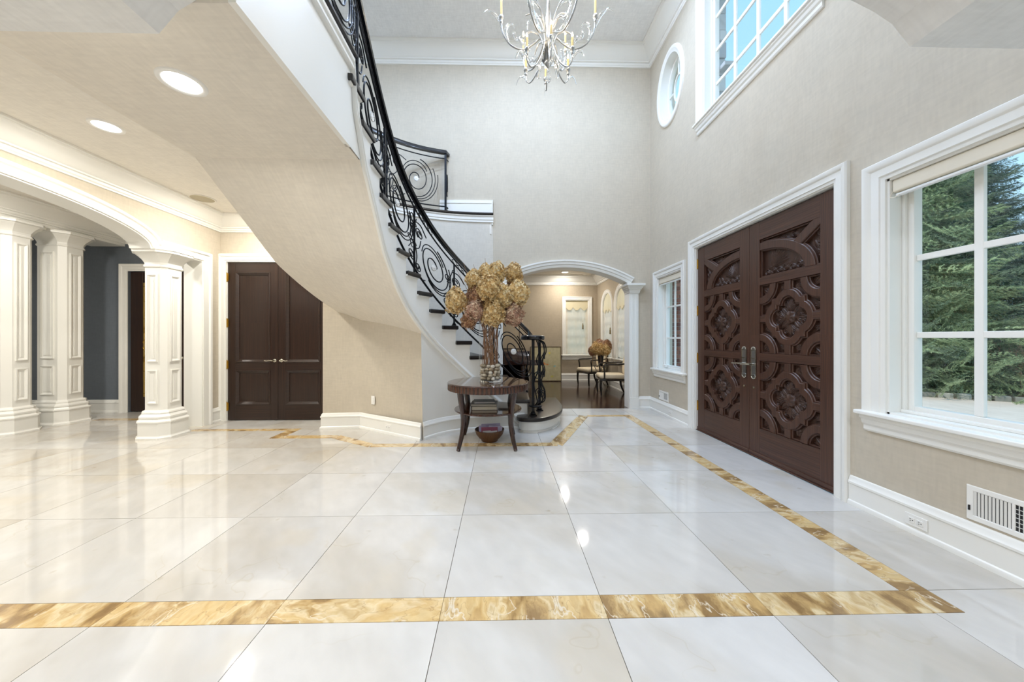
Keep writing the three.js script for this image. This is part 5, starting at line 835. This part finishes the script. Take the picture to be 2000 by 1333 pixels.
// ---------------------------------------------------------------- chandelier
{
  const CX = 0.47, CD = 3.4, g = group('chandelier', 'silver chandelier with curled crystal leaves and candle lamps', 'chandelier', [CX, 0, -CD]);
  const silver = std({ color: '#b2b0ab', roughness: 0.34, metalness: 1 }), wax = std({ color: '#e2c583', roughness: 0.5 }), bulb = std({ color: '#fff3d6', emissive: '#ffe6b8', emissiveIntensity: 3 });
  M.leafGlass = phy({ color: '#ffffff', transmission: 1, thickness: 0.012, roughness: 0.04, ior: 1.45 });
  const rad = (a, r, y) => new THREE.Vector3(r * Math.cos(a), y, r * Math.sin(a));
  mesh('stem', [lathe([[0.001, 4.2], [0.03, 4.2], [0.05, 4.23], [0.055, 4.26], [0.03, 4.3], [0.014, 4.36], [0.022, 4.42], [0.03, 4.5], [0.016, 4.58], [0.012, 4.9], [0.024, 5.0], [0.012, 5.06], [0.012, 5.2], [0.001, 5.2]], 24)], silver, g);
  mesh('ceiling_rod', [new THREE.CylinderGeometry(0.008, 0.008, HTOP - 5.2, 10).translate(0, (HTOP + 5.2) / 2, 0), lathe([[0.001, HTOP - 0.06], [0.03, HTOP - 0.06], [0.07, HTOP - 0.02], [0.075, HTOP - 0.001], [0.001, HTOP - 0.001]], 24)], silver, g);
  mesh('crystal_ball', new THREE.SphereGeometry(0.075, 20, 14).scale(1, 1.05, 1).translate(0, 4.125, 0), M.crystal, g);
  mesh('finial', lathe([[0.001, 3.99], [0.008, 4.0], [0.03, 4.03], [0.04, 4.05], [0.03, 4.075], [0.001, 4.075]], 18), silver, g);
  const dr = mesh('crystal_drop', lathe([[0.001, 3.852], [0.018, 3.862], [0.03, 3.885], [0.024, 3.91], [0.012, 3.935], [0.01, 3.95], [0.001, 3.955]], 16), M.crystal, g); mesh('drop_bead', new THREE.SphereGeometry(0.014, 12, 8).translate(0, 3.972, 0), M.crystal, dr);
  const leaf = (pts, w) => taper(pts, [w * 0.45, w, w * 1.05, w * 0.7, w * 0.25], 8, 22, 0.45);
  const candle = (arm, a, r, y, h, light) => {
    const c = mesh('candle', new THREE.CylinderGeometry(0.011, 0.012, h, 14).translate(r * Math.cos(a), y + h / 2, r * Math.sin(a)), wax, arm);
    mesh('cup', lathe([[0.001, y - 0.075], [0.01, y - 0.07], [0.016, y - 0.055], [0.009, y - 0.04], [0.02, y - 0.025], [0.024, y - 0.008], [0.02, y], [0.015, y + 0.01], [0.001, y + 0.01]], 16).translate(r * Math.cos(a), 0, r * Math.sin(a)), silver, arm);
    mesh('flame_bulb', lathe([[0.001, 0], [0.009, 0.006], [0.012, 0.02], [0.007, 0.04], [0.001, 0.055]], 12).translate(r * Math.cos(a), y + h, r * Math.sin(a)), bulb, arm);
    const l = new THREE.PointLight(0xfff0da, light, 0, 2); l.position.set(r * Math.cos(a), y + h + 0.025, r * Math.sin(a)); l.castShadow = true; g.add(l);
  };
  for (let i = 0; i < 6; i++) {
    const a = i * Math.PI / 3 + 0.03;
    let arm = mesh('arm', taper([rad(a, 0.05, 4.24), rad(a, 0.08, 4.30), rad(a, 0.14, 4.25), rad(a, 0.25, 4.19), rad(a, 0.37, 4.23), rad(a, 0.455, 4.35), rad(a, 0.475, 4.46)], [0.009, 0.0085, 0.009, 0.009, 0.0085, 0.008, 0.007], 8, 44), silver, g);
    candle(arm, a, 0.475, 4.53, 0.17, 0.3);
    mesh('crystal_leaf', leaf([rad(a, 0.47, 4.40), rad(a, 0.50, 4.48), rad(a, 0.545, 4.55), rad(a, 0.6, 4.595), rad(a, 0.655, 4.57)], 0.017), M.leafGlass, arm);
    mesh('crystal_leaf', leaf([rad(a, 0.40, 4.28), rad(a, 0.425, 4.36), rad(a, 0.405, 4.44), rad(a, 0.36, 4.45), rad(a, 0.335, 4.41)], 0.018), M.leafGlass, arm);
    mesh('crystal_leaf', leaf([rad(a, 0.12, 4.28), rad(a, 0.18, 4.24), rad(a, 0.25, 4.25), rad(a, 0.29, 4.3), rad(a, 0.285, 4.33)], 0.018), M.leafGlass, arm);
    const b = a + Math.PI / 6; arm = mesh('lower_arm', taper([rad(b, 0.035, 4.30), rad(b, 0.05, 4.2), rad(b, 0.09, 4.08), rad(b, 0.16, 3.965), rad(b, 0.215, 3.93), rad(b, 0.25, 3.97), rad(b, 0.255, 4.04)], [0.008, 0.008, 0.0075, 0.0075, 0.007, 0.0065, 0.006], 8, 40), silver, g);
    candle(arm, b, 0.255, 4.095, 0.1, 0.1);
    mesh('crystal_leaf', leaf([rad(b, 0.245, 3.97), rad(b, 0.27, 4.01), rad(b, 0.305, 4.035), rad(b, 0.345, 4.02), rad(b, 0.37, 3.965)], 0.015), M.leafGlass, arm);
    mesh('crystal_leaf', leaf([rad(b, 0.08, 4.1), rad(b, 0.1, 4.02), rad(b, 0.12, 3.96), rad(b, 0.105, 3.935), rad(b, 0.085, 3.945)], 0.015), M.leafGlass, arm);
    const st = mesh('scroll_stem', taper([rad(b, 0.03, 4.24), rad(b, 0.045, 4.4), rad(b, 0.085, 4.53), rad(b, 0.17, 4.64), rad(b, 0.26, 4.66)], [0.009, 0.009, 0.008, 0.007, 0.006], 8, 30), silver, g);
    mesh('crystal_leaf', leaf([rad(b, 0.1, 4.55), rad(b, 0.16, 4.59), rad(b, 0.22, 4.58), rad(b, 0.24, 4.54), rad(b, 0.235, 4.5)], 0.018), M.leafGlass, st);
    const s2_ = mesh('scroll_stem', taper([rad(a, 0.06, 4.27), rad(a, 0.1, 4.34), rad(a, 0.17, 4.37), rad(a, 0.22, 4.345), rad(a, 0.245, 4.31)], [0.009, 0.009, 0.008, 0.008, 0.007], 8, 26), silver, g);
    mesh('crystal_leaf', leaf([rad(a, 0.24, 4.315), rad(a, 0.28, 4.29), rad(a, 0.33, 4.3), rad(a, 0.35, 4.35), rad(a, 0.335, 4.38)], 0.016), M.leafGlass, s2_);
  }
}
// ---------------------------------------------------------------- sitting room
M.ebony = phy({ color: '#17110f', roughness: 0.25, clearcoat: 0.5 }); M.cream = std({ color: '#e2d3b6', roughness: 0.85 });
function armchair(label, x, d, turn) {
  const g = group('armchair', label, 'armchair', [x, 0, -d], turn, 'sitting room armchairs'); // faces +z
  mesh('seat', rbox(-0.28, 0.28, 0.375, 0.475, -0.3, 0.27, 0.045, 0, 4), M.cream, g);
  mesh('seat_frame', rbox(-0.285, 0.285, 0.335, 0.378, -0.3, 0.28, 0.008), M.ebony, g);
  const q = (x1, y1, z1) => new THREE.Vector3(x1, y1, z1);
  for (const s of [-1, 1]) {
    mesh('leg', taper([q(s * 0.255, 0.35, 0.27), q(s * 0.26, 0.2, 0.275), q(s * 0.255, 0.003, 0.26)], [0.03, 0.026, 0.017], 8, 12), M.ebony, g);
    mesh('leg', taper([q(s * 0.25, 0.35, -0.25), q(s * 0.25, 0.18, -0.27), q(s * 0.25, 0.003, -0.34)], [0.028, 0.024, 0.016], 8, 14), M.ebony, g);
    mesh('armrest', taper([q(s * 0.275, 0.37, 0.2), q(s * 0.28, 0.55, 0.2), q(s * 0.285, 0.675, 0.215), q(s * 0.285, 0.69, 0.16), q(s * 0.28, 0.695, -0.1), q(s * 0.24, 0.72, -0.3)], [0.018, 0.018, 0.018, 0.018, 0.017, 0.017], 8, 36), M.ebony, g);
  }
  const b = mesh('backrest', new THREE.SphereGeometry(1, 24, 16).scale(0.245, 0.27, 0.035).rotateX(-0.16).translate(0, 0.72, -0.315), M.cream, g);
  mesh('back_frame', new THREE.TorusGeometry(0.25, 0.017, 8, 40).scale(1, 1.1, 1).rotateX(-0.16).translate(0, 0.72, -0.325), M.ebony, b);
  return g;
}
armchair('cream armchair with dark arms near the far corner window', 2.42, 9.02, -Math.PI / 2 + 0.35);
armchair('cream armchair with dark arms partly behind the arch pilaster', 2.46, 7.52, -Math.PI / 2 - 0.12);
{
  const g = group('side_table', 'small round glass table on crossed chrome legs between the armchairs', 'table', [2.42, 0, -8.2]), chrome = std({ color: '#b9b6ae', roughness: 0.15, metalness: 1 });
  mesh('tabletop', lathe([[0.001, 0.6], [0.185, 0.6], [0.19, 0.594], [0.185, 0.588], [0.001, 0.588]], 32), phy({ color: '#33302d', roughness: 0.08, metalness: 0.2 }), g);
  for (let i = 0; i < 4; i++) { const a = i * Math.PI / 2 + 0.5; mesh('leg', taper([new THREE.Vector3(0.16 * Math.cos(a), 0.588, 0.16 * Math.sin(a)), new THREE.Vector3(0.02 * Math.cos(a + 0.5), 0.3, 0.02 * Math.sin(a + 0.5)), new THREE.Vector3(-0.17 * Math.cos(a), 0.004, -0.17 * Math.sin(a))], [0.009, 0.009, 0.009], 8, 18), chrome, g); }
  const v = mesh('dark_vase', lathe([[0.001, 0], [0.05, 0], [0.052, 0.01], [0.062, 0.14], [0.082, 0.29], [0.078, 0.29], [0.055, 0.02], [0.001, 0.015]], 28), phy({ color: '#26262a', roughness: 0.3 })); v.position.set(2.42, 0.6, -8.2); tag(v, 'dark tapered vase on the small glass table', 'vase');
  [[0, 0.48, 0, 0.12, 'pink'], [-0.13, 0.42, 0.05, 0.12, 'gold2'], [0.13, 0.45, 0.03, 0.12, 'brown'], [-0.05, 0.4, 0.12, 0.11, 'gold2'], [0.08, 0.38, 0.12, 0.11, 'gold2'], [-0.19, 0.36, -0.02, 0.1, 'brown'], [0.17, 0.52, -0.04, 0.09, 'brown'], [0.0, 0.52, -0.1, 0.1, 'brown']].forEach(([x, y, z, r, k]) => { const h = group('hydrangea', 'dried brown hydrangea in the dark vase', 'dried flower', [2.42 + x, 0.6 + y, -8.2 + z], rr(0, 6), 'hydrangeas in the dark vase'); const m = mesh('flower_head', HG[k], M.petal, h); m.scale.setScalar(r); mesh('flower_core', headCore, coreM[k], m); mesh('stem', taper([new THREE.Vector3(0, -r * 0.4, 0), new THREE.Vector3(0, -0.1, 0).applyAxisAngle(UP, 0), new THREE.Vector3(0, -y + 0.06, 0)], [0.004, 0.005, 0.005], 5, 8), M.stem, h).visible = true; h.children[1].rotation.y = 0; });
}
{ // leaning canvas
  const a = fbm(101, 4, 5), b = fbm(102, 16, 3), blobs = [[0.62, 0.82, 0.05, [226, 208, 60]], [0.42, 0.5, 0.07, [214, 120, 62]], [0.55, 0.47, 0.05, [206, 104, 60]], [0.3, 0.48, 0.06, [130, 180, 190]], [0.78, 0.42, 0.05, [120, 178, 196]], [0.7, 0.12, 0.05, [196, 190, 80]], [0.2, 0.22, 0.05, [150, 190, 180]]];
  const T = tex(256, 288, (u, v) => { let c = mix([176, 168, 132], [198, 190, 158], a(u, v)); for (const [x, y, r, k] of blobs) { const w = sm(0, 1, 1 - Math.hypot((u - x) * 0.8, (v - y) * 1.4) / r + 1.4 * (b(u, v) - 0.5)); c = mix(c, k, w * 0.85); } const s = (b(v, u) - 0.5) * 22; return [c[0] + s, c[1] + s, c[2] + s]; }, [1, 1]);
  const g = group('painting', 'large abstract canvas leaning unhung against the taupe wall', 'painting', [1.30, 0.004, -(DV - 0.16)]); g.rotation.x = -0.1;
  const cv = new THREE.BoxGeometry(0.88, 0.99, 0.025).translate(0, 0.51, 0); mesh('canvas', cv, std({ map: T, roughness: 0.85 }), g);
  mesh('frame', molding([P3(-0.445, 0.01, 0), P3(-0.445, 1.01, 0), P3(0.445, 1.01, 0), P3(0.445, 0.01, 0)], WOUT, [[-0.012, -0.02], [0.008, -0.02], [0.008, 0.02], [-0.012, 0.02], [-0.012, -0.02]], new THREE.Vector3(-1, 0, 0), true), std({ color: '#5a4a36', roughness: 0.5 }), g);
}
{ // grand piano seen through the railing
  const g = group('grand_piano', 'dark polished grand piano with raised lid behind the stair railing', 'piano'), pm = phy({ map: woodTex(111, [34, 16, 12], [74, 38, 28], [0.8, 0.8]), roughness: 0.18, clearcoat: 0.7, clearcoatRoughness: 0.06 });
  const pts = [[0.62, 7.45], [0.62, 8.9], [-0.05, 8.9], [-0.45, 8.6], [-0.75, 8.2], [-1.3, 8.15], [-1.62, 7.9], [-1.6, 7.55], [-1.35, 7.45]];
  mesh('case', plate(pts, 0.68, 0.98, 0.01), pm, g);
  const lid = mesh('lid', plate(pts, 0, 0.025, 0.006), M.ebony, g); lid.position.set(0, 0.99 - 0.0, 0); { const piv = 8.9; lid.geometry.translate(0, 0, piv); lid.rotation.x = -0.55 * 1; lid.position.z = -piv; lid.rotation.x = 0.5; }
  mesh('lid_prop', new THREE.CylinderGeometry(0.008, 0.008, 0.62, 8).rotateX(-0.15).translate(0.4, 1.27, -7.68), pm, g);
  for (const [x, d] of [[0.48, 7.6], [0.48, 8.75], [-1.35, 7.8]]) mesh('leg', [lathe([[0.001, 0.7], [0.055, 0.7], [0.06, 0.6], [0.05, 0.4], [0.035, 0.1], [0.04, 0.06], [0.03, 0.04], [0.001, 0.04]], 16).translate(x, 0, -d), new THREE.SphereGeometry(0.022, 10, 8).translate(x, 0.022, -d)], pm, g);
  mesh('key_bed', rbox(0.62, 0.92, 0.66, 0.78, 7.5, 8.85, 0.01), pm, g); 
}
// ---------------------------------------------------------------- wall plates, vents, speaker
{
  const sp = group('ceiling_speaker', 'round flush ceiling speaker in the side hall', 'speaker', [-3.97, HC - 0.002, -4.548]); mesh('frame', lathe([[0.125, 0], [0.125, -0.006], [0.142, -0.006], [0.146, 0]], 36), M.ceil, sp); mesh('grille', lathe([[0.001, -0.004], [0.126, -0.003], [0.126, 0.001]], 36), std({ color: '#b5ab93', roughness: 0.8 }), sp);
  const dv = Math.atan2(4.80 - 4.18, -0.985 + 1.99);                       // direction of the slanted wall
  const nrm = Math.PI / 2 - Math.atan2(Math.sin(Math.PI / 2 - dv), 0) ;
  const slant = (t, off) => { const x = lerp(-1.99, -0.985, t), d = lerp(4.80, 4.18, t), n = [-Math.sin(dv), -Math.cos(dv)]; return [x + n[0] * off, d + n[1] * off]; };
  let [x, d] = slant(0.226, 0.002); let g = group('light_switch', 'white switch plate on the beige wall under the stair', 'switch', [x, 0.415, -d], -dv * 1); g.rotation.y = -(-dv) * -1; g.rotation.y = dv * 1 - 2 * dv;
  mesh('cover_plate', rbox(-0.036, 0.036, -0.058, 0.058, -0.005, 0, 0.002), M.plate, g); mesh('rocker', rbox(-0.017, 0.017, -0.033, 0.033, -0.009, -0.004, 0.002), M.plate, g);
  const outlet = (nm, label, pos, ry, wd = 0.118, ht = 0.074) => { const o = group('outlet', label, 'outlet', pos, ry); mesh('cover_plate', rbox(-wd / 2, wd / 2, -ht / 2, ht / 2, -0.006, 0, 0.002), M.plate, o); for (const s of [-1, 1]) { const r = mesh('receptacle', rbox(s * 0.022 - 0.017, s * 0.022 + 0.017, -0.017, 0.017, -0.009, -0.005, 0.003), M.plate, o); mesh('slot', [new THREE.BoxGeometry(0.008, 0.0022, 0.003).translate(s * 0.022 - 0.003, 0.006, 0.0092), new THREE.BoxGeometry(0.007, 0.0022, 0.003).translate(s * 0.022 - 0.003, -0.006, 0.0092), new THREE.CylinderGeometry(0.0026, 0.0026, 0.003, 8).rotateX(Math.PI / 2).translate(s * 0.022 + 0.009, 0, 0.0092)], M.dark, r); } };
  [x, d] = slant(0.5, 0.019); outlet('o', 'white outlet in the baseboard under the stair', [x, 0.093, -d], -dv);
  outlet('o', 'white outlet in the baseboard below the large window', [XR - 0.019, 0.088, -2.11], -Math.PI / 2); outlet('o', 'white outlet in the baseboard between narrow window and entry doors', [XR - 0.019, 0.088, -5.26], -Math.PI / 2);
  const vent = (label, d0, d1, h0, h1) => {
    const o = group('wall_vent', label, 'air vent', [XR - 0.001, 0, 0], -Math.PI / 2), u0 = -d1, u1 = -d0, c = lerp(u0, u1, 0.5), e = 0.03;
    mesh('frame', prism(rect(u0, u1, h0, h1), 0, 0.008, 0.003, [rect(u0 + e, c - 0.006, h0 + e, h1 - e), rect(c + 0.006, u1 - e, h0 + e, h1 - e)]), M.plate, o);
    mesh('duct', box(u0 + e * 0.8, u1 - e * 0.8, h0 + e * 0.8, h1 - e * 0.8, -0.0015, 0.0), M.dark, o);
    const n = Math.round((c - u0 - e) / 0.0155); for (let i = 0; i < n; i++) { const u = lerp(u0 + e, c - 0.006, (i + 0.5) / n); mesh('louver', new THREE.BoxGeometry(0.0018, h1 - h0 - 2 * e, 0.013).rotateY(-0.75).translate(u, (h0 + h1) / 2, 0.003), M.plate, o); }
    for (let i = 1; i < n; i++) { const u = lerp(c + 0.006, u1 - e, i / n); mesh('grid_bar', new THREE.BoxGeometry(0.0022, h1 - h0 - 2 * e, 0.003).translate(u, (h0 + h1) / 2, 0.0055), M.plate, o); }
    for (let i = 1; i < 6; i++) mesh('grid_bar', new THREE.BoxGeometry(u1 - e - c - 0.006, 0.0022, 0.003).translate((c + u1 - e + 0.006) / 2, lerp(h0 + e, h1 - e, i / 6), 0.003), M.plate, o);
    mesh('damper_lever', new THREE.BoxGeometry(0.005, 0.028, 0.008).translate(u0 + e * 0.5, lerp(h0, h1, 0.35), 0.012), M.dark, o);
  };
  vent('white wall vent below the large window sill', 1.53, 1.886, 0.232, 0.428); vent('small white wall vent below the narrow window', 5.36, 5.675, 0.232, 0.388);
}

// ---------------------------------------------------------------- garden and drive beyond the windows
{
  const a = fbm(121, 8, 5), b = fbm(122, 64, 2), GY = -0.2;
  const grass = tex(512, 512, (u, v) => mix([104, 112, 62], [166, 160, 104], clamp(0.6 * a(u, v) + 0.5 * b(u, v) - 0.05)), [6, 6]), pav = tex(512, 512, (u, v) => mix([204, 190, 178], [232, 222, 212], clamp(0.5 * a(u, v) + 0.5 * b(u, (v * 0.3) % 1))), [3, 3]), mul = tex(512, 512, (u, v) => mix([74, 60, 46], [138, 120, 96], clamp(0.5 * a(u, v) + 0.6 * b(u, v) - 0.05)), [1.5, 1.5]);
  smesh('ground', box(-60, 90, GY - 0.6, GY - 0.05, -60, 90), std({ map: grass, roughness: 1 }), 'sunlit lawn beyond the garden bed', 'lawn');
  smesh('driveway', plate([[2.94, -14], [16, -2], [12.2, 7.15], [8.9, 9.4], [6, 14], [2.99, 14]], GY - 0.04, GY, 0.005), std({ map: pav, roughness: 0.95 }), 'pale driveway outside the large window', 'driveway');
  smesh('garden_bed', plate([[16.2, -2], [12.3, 7.2], [9.0, 9.5], [6.2, 14.5], [12, 19], [24, 12], [22, -2]], GY - 0.06, GY + 0.03, 0.02), std({ map: mul, roughness: 1 }), 'brown mulch bed under the spruces', 'garden bed');
  const curb = struct('stone_curb', 'row of rough grey stone blocks edging the drive', 'curb'), cm = ['#8d9088', '#a3a49b', '#7d8079'].map((c) => std({ color: c, roughness: 0.95 }));
  for (const [p, q] of [[[8.9, 9.45], [12.2, 7.2]], [[12.22, 7.15], [14.6, 1.6]]]) { const L = Math.hypot(q[0] - p[0], q[1] - p[1]), n = Math.floor(L / 0.27); for (let i = 0; i < n; i++) { const t = (i + 0.5) / n, g = new RoundedBoxGeometry(0.25 + rr(-0.02, 0.01), 0.16 + rr(-0.02, 0.02), 0.14, 1, 0.02), m = mesh('curb_stone', g, cm[Math.floor(rnd() * 3)], curb); m.position.set(lerp(p[0], q[0], t), GY + 0.04, -lerp(p[1], q[1], t)); m.rotation.set(rr(-0.04, 0.04), Math.atan2(q[1] - p[1], q[0] - p[0]) + rr(-0.05, 0.05), rr(-0.03, 0.03)); } }
  // spruce boughs
  const bough = (() => {
    const pos = []; let s = 5; const R = () => { s = (s * 1664525 + 1013904223) >>> 0; return s / 4294967296; };
    const tri = (A, B, C) => pos.push(A.x, A.y, A.z, B.x, B.y, B.z, C.x, C.y, C.z), v3 = (x, y, z) => new THREE.Vector3(x, y, z);
    const brush = (A, B, n, l) => { const dir = B.clone().sub(A), T = dir.clone().normalize(); for (let i = 0; i < n; i++) { const t = (i + R()) / n, P = A.clone().addScaledVector(dir, t), ang = R() * 6.283, U = v3(0, 1, 0).cross(T).normalize(), W = T.clone().cross(U), o = U.clone().multiplyScalar(Math.cos(ang)).addScaledVector(W, Math.sin(ang)).multiplyScalar(0.8).addScaledVector(T, 0.65).multiplyScalar(l * (0.8 + 0.4 * R())), sd = T.clone().cross(o).normalize().multiplyScalar(l * 0.11); tri(P.clone().add(sd), P.clone().sub(sd), P.clone().add(o)); } };
    const ax = (t) => v3(t, -0.22 * Math.sin(t * 2.2) + 0.1 * t * t, 0);
    for (let i = 0; i < 10; i++) brush(ax(i / 10), ax((i + 1) / 10), 12, 0.05);
    for (let i = 0; i < 17; i++) { const t = 0.12 + i / 17 * 0.86, A = ax(t), sg = i % 2 ? 1 : -1, L = 0.46 * (1 - t) + 0.12, ang = 0.85 + 0.2 * R(), B = A.clone().add(v3(Math.cos(ang) * L, -0.1 * L - 0.05 * R(), sg * Math.sin(ang) * L)); brush(A, B, 26, 0.042); for (let j = 1; j < 4; j++) { const C = A.clone().lerp(B, j / 4), D = C.clone().add(v3(L * 0.3, -0.06 * L, sg * (j % 2 ? 0.28 : -0.1) * L)); brush(C, D, 12, 0.038); } }
    const g = new THREE.BufferGeometry(); g.setAttribute('position', new THREE.Float32BufferAttribute(pos, 3)); g.computeVertexNormals(); return g;
  })();
  const green = phy({ color: '#ffffff', roughness: 0.8, side: THREE.DoubleSide, transmission: 0.1, thickness: 0 }), bark = std({ color: '#5b4a3c', roughness: 1 });
  function spruce(label, x, d, H, R0, n, base = 0.5, tint = ['#5c6d62', '#66786a', '#728573', '#556960']) {
    const g = group('spruce', label, 'tree', [x, GY, -d], 0, 'spruces beyond the drive');
    mesh('trunk', new THREE.CylinderGeometry(0.04, 0.2, H, 10).translate(0, H / 2, 0), bark, g);
    const im = new THREE.InstancedMesh(bough, green, n), o = new THREE.Object3D(), c = new THREE.Color(); im.name = 'foliage'; im.userData.kind = 'stuff'; im.castShadow = im.receiveShadow = true;
    for (let i = 0; i < n; i++) { const t = Math.pow((i + rnd()) / n, 1.2), RR = R0 * (1 - t) + 0.2, L = rr(0.55, 1.15) * Math.min(1.2, 0.5 + RR * 0.4), st = Math.max(0, RR * rr(0.35, 1.05) - L * 0.8), a = i * 2.39996 + rr(-0.4, 0.4), y = lerp(base, H - 0.2, t) - 0.18 * st + rr(-0.2, 0.2); o.position.set(st * Math.cos(a), y, st * Math.sin(a)); o.rotation.set(rr(-0.9, 0.9), -a + rr(-0.5, 0.5), rr(-0.55, 0.4), 'YXZ'); o.scale.set(L, L, L); o.updateMatrix(); im.setMatrixAt(i, o.matrix); c.set(tint[Math.floor(rnd() * tint.length)]).multiplyScalar(rr(0.85, 1.3)); im.setColorAt(i, c); }
    g.add(im);
  }
  spruce('tall green spruce with pale tips nearest the drive', 11.9, 9.7, 11, 2.5, 1500, 0.3, ['#7d8f6c', '#8a9c76', '#6d8068', '#98a982']);
  spruce('dark spruce beyond the bare shrub', 14.2, 9.9, 8.2, 2.4, 1000, 0.9); spruce('tall blue green spruce deep in the bed', 16.2, 12.6, 11, 2.6, 1200, 0.4); spruce('broad spruce at the far side of the bed', 18.5, 10.2, 6.5, 2.4, 900, 1.2); spruce('distant spruce behind the garden bed', 21, 15.5, 11, 2.8, 900, 0.5); spruce('dark spruce seen through the narrow window', 8.6, 17.2, 12, 3.4, 1100, 0.1, ['#4a5a4e', '#566656']);
  spruce('lower spruce beside the broad one', 22, 12.5, 6.5, 2.6, 800, 0.3);
  // bare reddish shrub
  const tw = [], grow3 = (P, dir, L, r, lv) => { const Q = P.clone().addScaledVector(dir, L), m = P.clone().lerp(Q, 0.5).add(new THREE.Vector3(rr(-0.05, 0.05) * L, rr(0, 0.08) * L, rr(-0.05, 0.05) * L)); tw.push(taper([P, m, Q], [r, r * 0.85, r * 0.7], 3, 4)); if (lv > 0) for (let i = 0; i < (lv > 2 ? 3 : 2); i++) grow3(P.clone().lerp(Q, rr(0.55, 1)), dir.clone().add(new THREE.Vector3(rr(-0.75, 0.75), rr(-0.35, 0.45), rr(-0.75, 0.75))).normalize(), L * rr(0.6, 0.85), r * 0.62, lv - 1); };
  const shrub = (label, x, d) => { tw.length = 0; for (let i = 0; i < 6; i++) grow3(new THREE.Vector3(rr(-0.1, 0.1), 0, rr(-0.1, 0.1)), new THREE.Vector3(rr(-0.5, 0.5), 1, rr(-0.5, 0.5)).normalize(), rr(0.6, 0.9), 0.016, 4); const m = mesh('bare_shrub', mergeGeometries(tw.map(clean)), std({ color: '#a08474', roughness: 0.9 })); m.position.set(x, GY, -d); tag(m, label, 'shrub'); };
  shrub('leafless reddish shrub in front of the dark spruce', 13.1, 8.2); shrub('leafless shrub under the tall green spruce', 10.2, 9.3);
}
{ // outside of the house: eave, stone jamb of the high window, brick pier of the porch
  smesh('trim_eave', box(2.935, 3.42, 2.5, 2.6, -2.5, 2.6), std({ color: '#c9c0a8', roughness: 0.9 }), 'beige porch eave above the large window', 'eave');
  const st = struct('stone_jamb', 'rough grey stone edge beside the high window', 'stonework'), sm_ = ['#b3b7b8', '#a2a7aa', '#c2c5c4'].map((c) => std({ color: c, roughness: 0.95 }));
  let y = 4.1, i = 0; while (y < 6) { const h = rr(0.13, 0.24), w = rr(0.035, 0.075); mesh('stone', rbox(2.86, 2.95 + rr(0, 0.02), y, y + h - 0.008, 4.40 - w + 0.03, 4.419, 0.012), sm_[i++ % 3], st); y += h; }
  mesh('stone', rbox(2.86, 3.0, 4.78, 4.84, 4.27, 4.419, 0.012), sm_[0], st);
  const pier = group('brick_pier', 'red brick porch pier seen through the narrow window', 'pier'), bm = ['#8a4a3a', '#9a5a46', '#7a4034', '#a86a54'].map((c) => std({ color: c, roughness: 0.9 }));
  mesh('mortar', box(3.312, 3.738, -0.2, 3.1, 6.412, 6.79), std({ color: '#b8ada0', roughness: 1 }), pier);
  const A = [], hh = 0.068; for (let r = 0; r < 42; r++) { const y0 = -0.2 + r * 0.077, o = r % 2; for (let k = 0; k < 3; k++) { const x0 = 3.305 + (k - o * 0.5) * 0.22, a = Math.max(3.3, x0), b = Math.min(3.75, x0 + 0.21); if (b - a > 0.04) mesh('brick', box(a, b, y0, y0 + hh, 6.4, 6.47), bm[Math.floor(rnd() * 4)], pier); } for (let k = 0; k < 2; k++) { const d0 = 6.475 + (k - o * 0.5) * 0.18, a = Math.max(6.474, d0), b = Math.min(6.8, d0 + 0.17); if (b - a > 0.03) mesh('brick', box(3.3, 3.36, y0, y0 + hh, a, b), bm[Math.floor(rnd() * 4)], pier); } }
}

// ---------------------------------------------------------------- lamps, several added out of view for brightness
downlight(-3.448, HC, 3.008, 330, LAMP_WARM, 'recessed ceiling lamp of the side hall near the arch crown');
downlight(-3.45, HC, 4.5, 330, LAMP_WARM, 'recessed side hall lamp in front of the closet doors');
downlight(-3.45, HC, 0.2, 220, LAMP_WARM, 'added unseen side hall lamp behind the gallery beam');  // added lamp, out of view, to brighten the side hall
downlight(-1.836, 2.74, 1.973, 200, LAMP_WARM, 'recessed lamp in the boxed underside of the landing');
downlight(1.77, HC, 7.3, 290, LAMP_NEUTRAL, 'recessed sitting room lamp close behind the arch', 'neutral');
downlight(1.77, HC, 9.4, 290, LAMP_NEUTRAL, 'recessed sitting room lamp above the painting', 'neutral');
downlight(-1.5, HC, 8.2, 220, LAMP_NEUTRAL, 'added unseen sitting room lamp over the piano', 'neutral');  // unseen lamp added to lift the sitting room
downlight(-5.5, HC, 3.6, 520, LAMP_WARM, 'added unseen lamp on the far side of the hall arch');  // unseen, added so the broad columns turn out bright
downlight(-5.5, HC, 0.6, 380, LAMP_WARM, 'added unseen lamp between the arch and the columns');  // added out of view, more fill for the columned room
downlight(-8, HC, 3, 380, LAMP_WARM, 'added unseen lamp behind the broad columns');  // another unseen lamp added to lighten the columned room
[[-0.6, 2.2, 'nearest the landing'], [1.6, 2.2, 'above the large window side'], [0.5, 4.6, 'above the stair foot'], [1.6, 4.3, 'above the entry doors'], [-3, 1, 'over the upper hall'], [-3, 4, 'over the head of the stair'], [-1.5, 3.3, 'over the curve of the stair'], [-0.8, 4.2, 'over the lower stair flight']].forEach(([x, d, w]) => downlight(x, HTOP, d, 460, FILL_COOL, 'added unseen high ceiling lamp ' + w, 'cool'));  // added out of view: bluish fill standing in for daylight on the upper walls
[[-1.2, 0, 'beside the gallery arch on the stair side'], [1.2, 0, 'beside the gallery arch on the window side'], [-1.2, -1.8, 'by the rear wall on the stair side'], [1.2, -1.8, 'by the rear wall on the window side']].forEach(([x, d, w]) => downlight(x, HC, d, 260, FILL_DAY, 'added unseen lamp under the gallery ' + w, 'day'));  // unseen lamps added overhead to fill the near floor and walls

renderer.render(scene, camera);
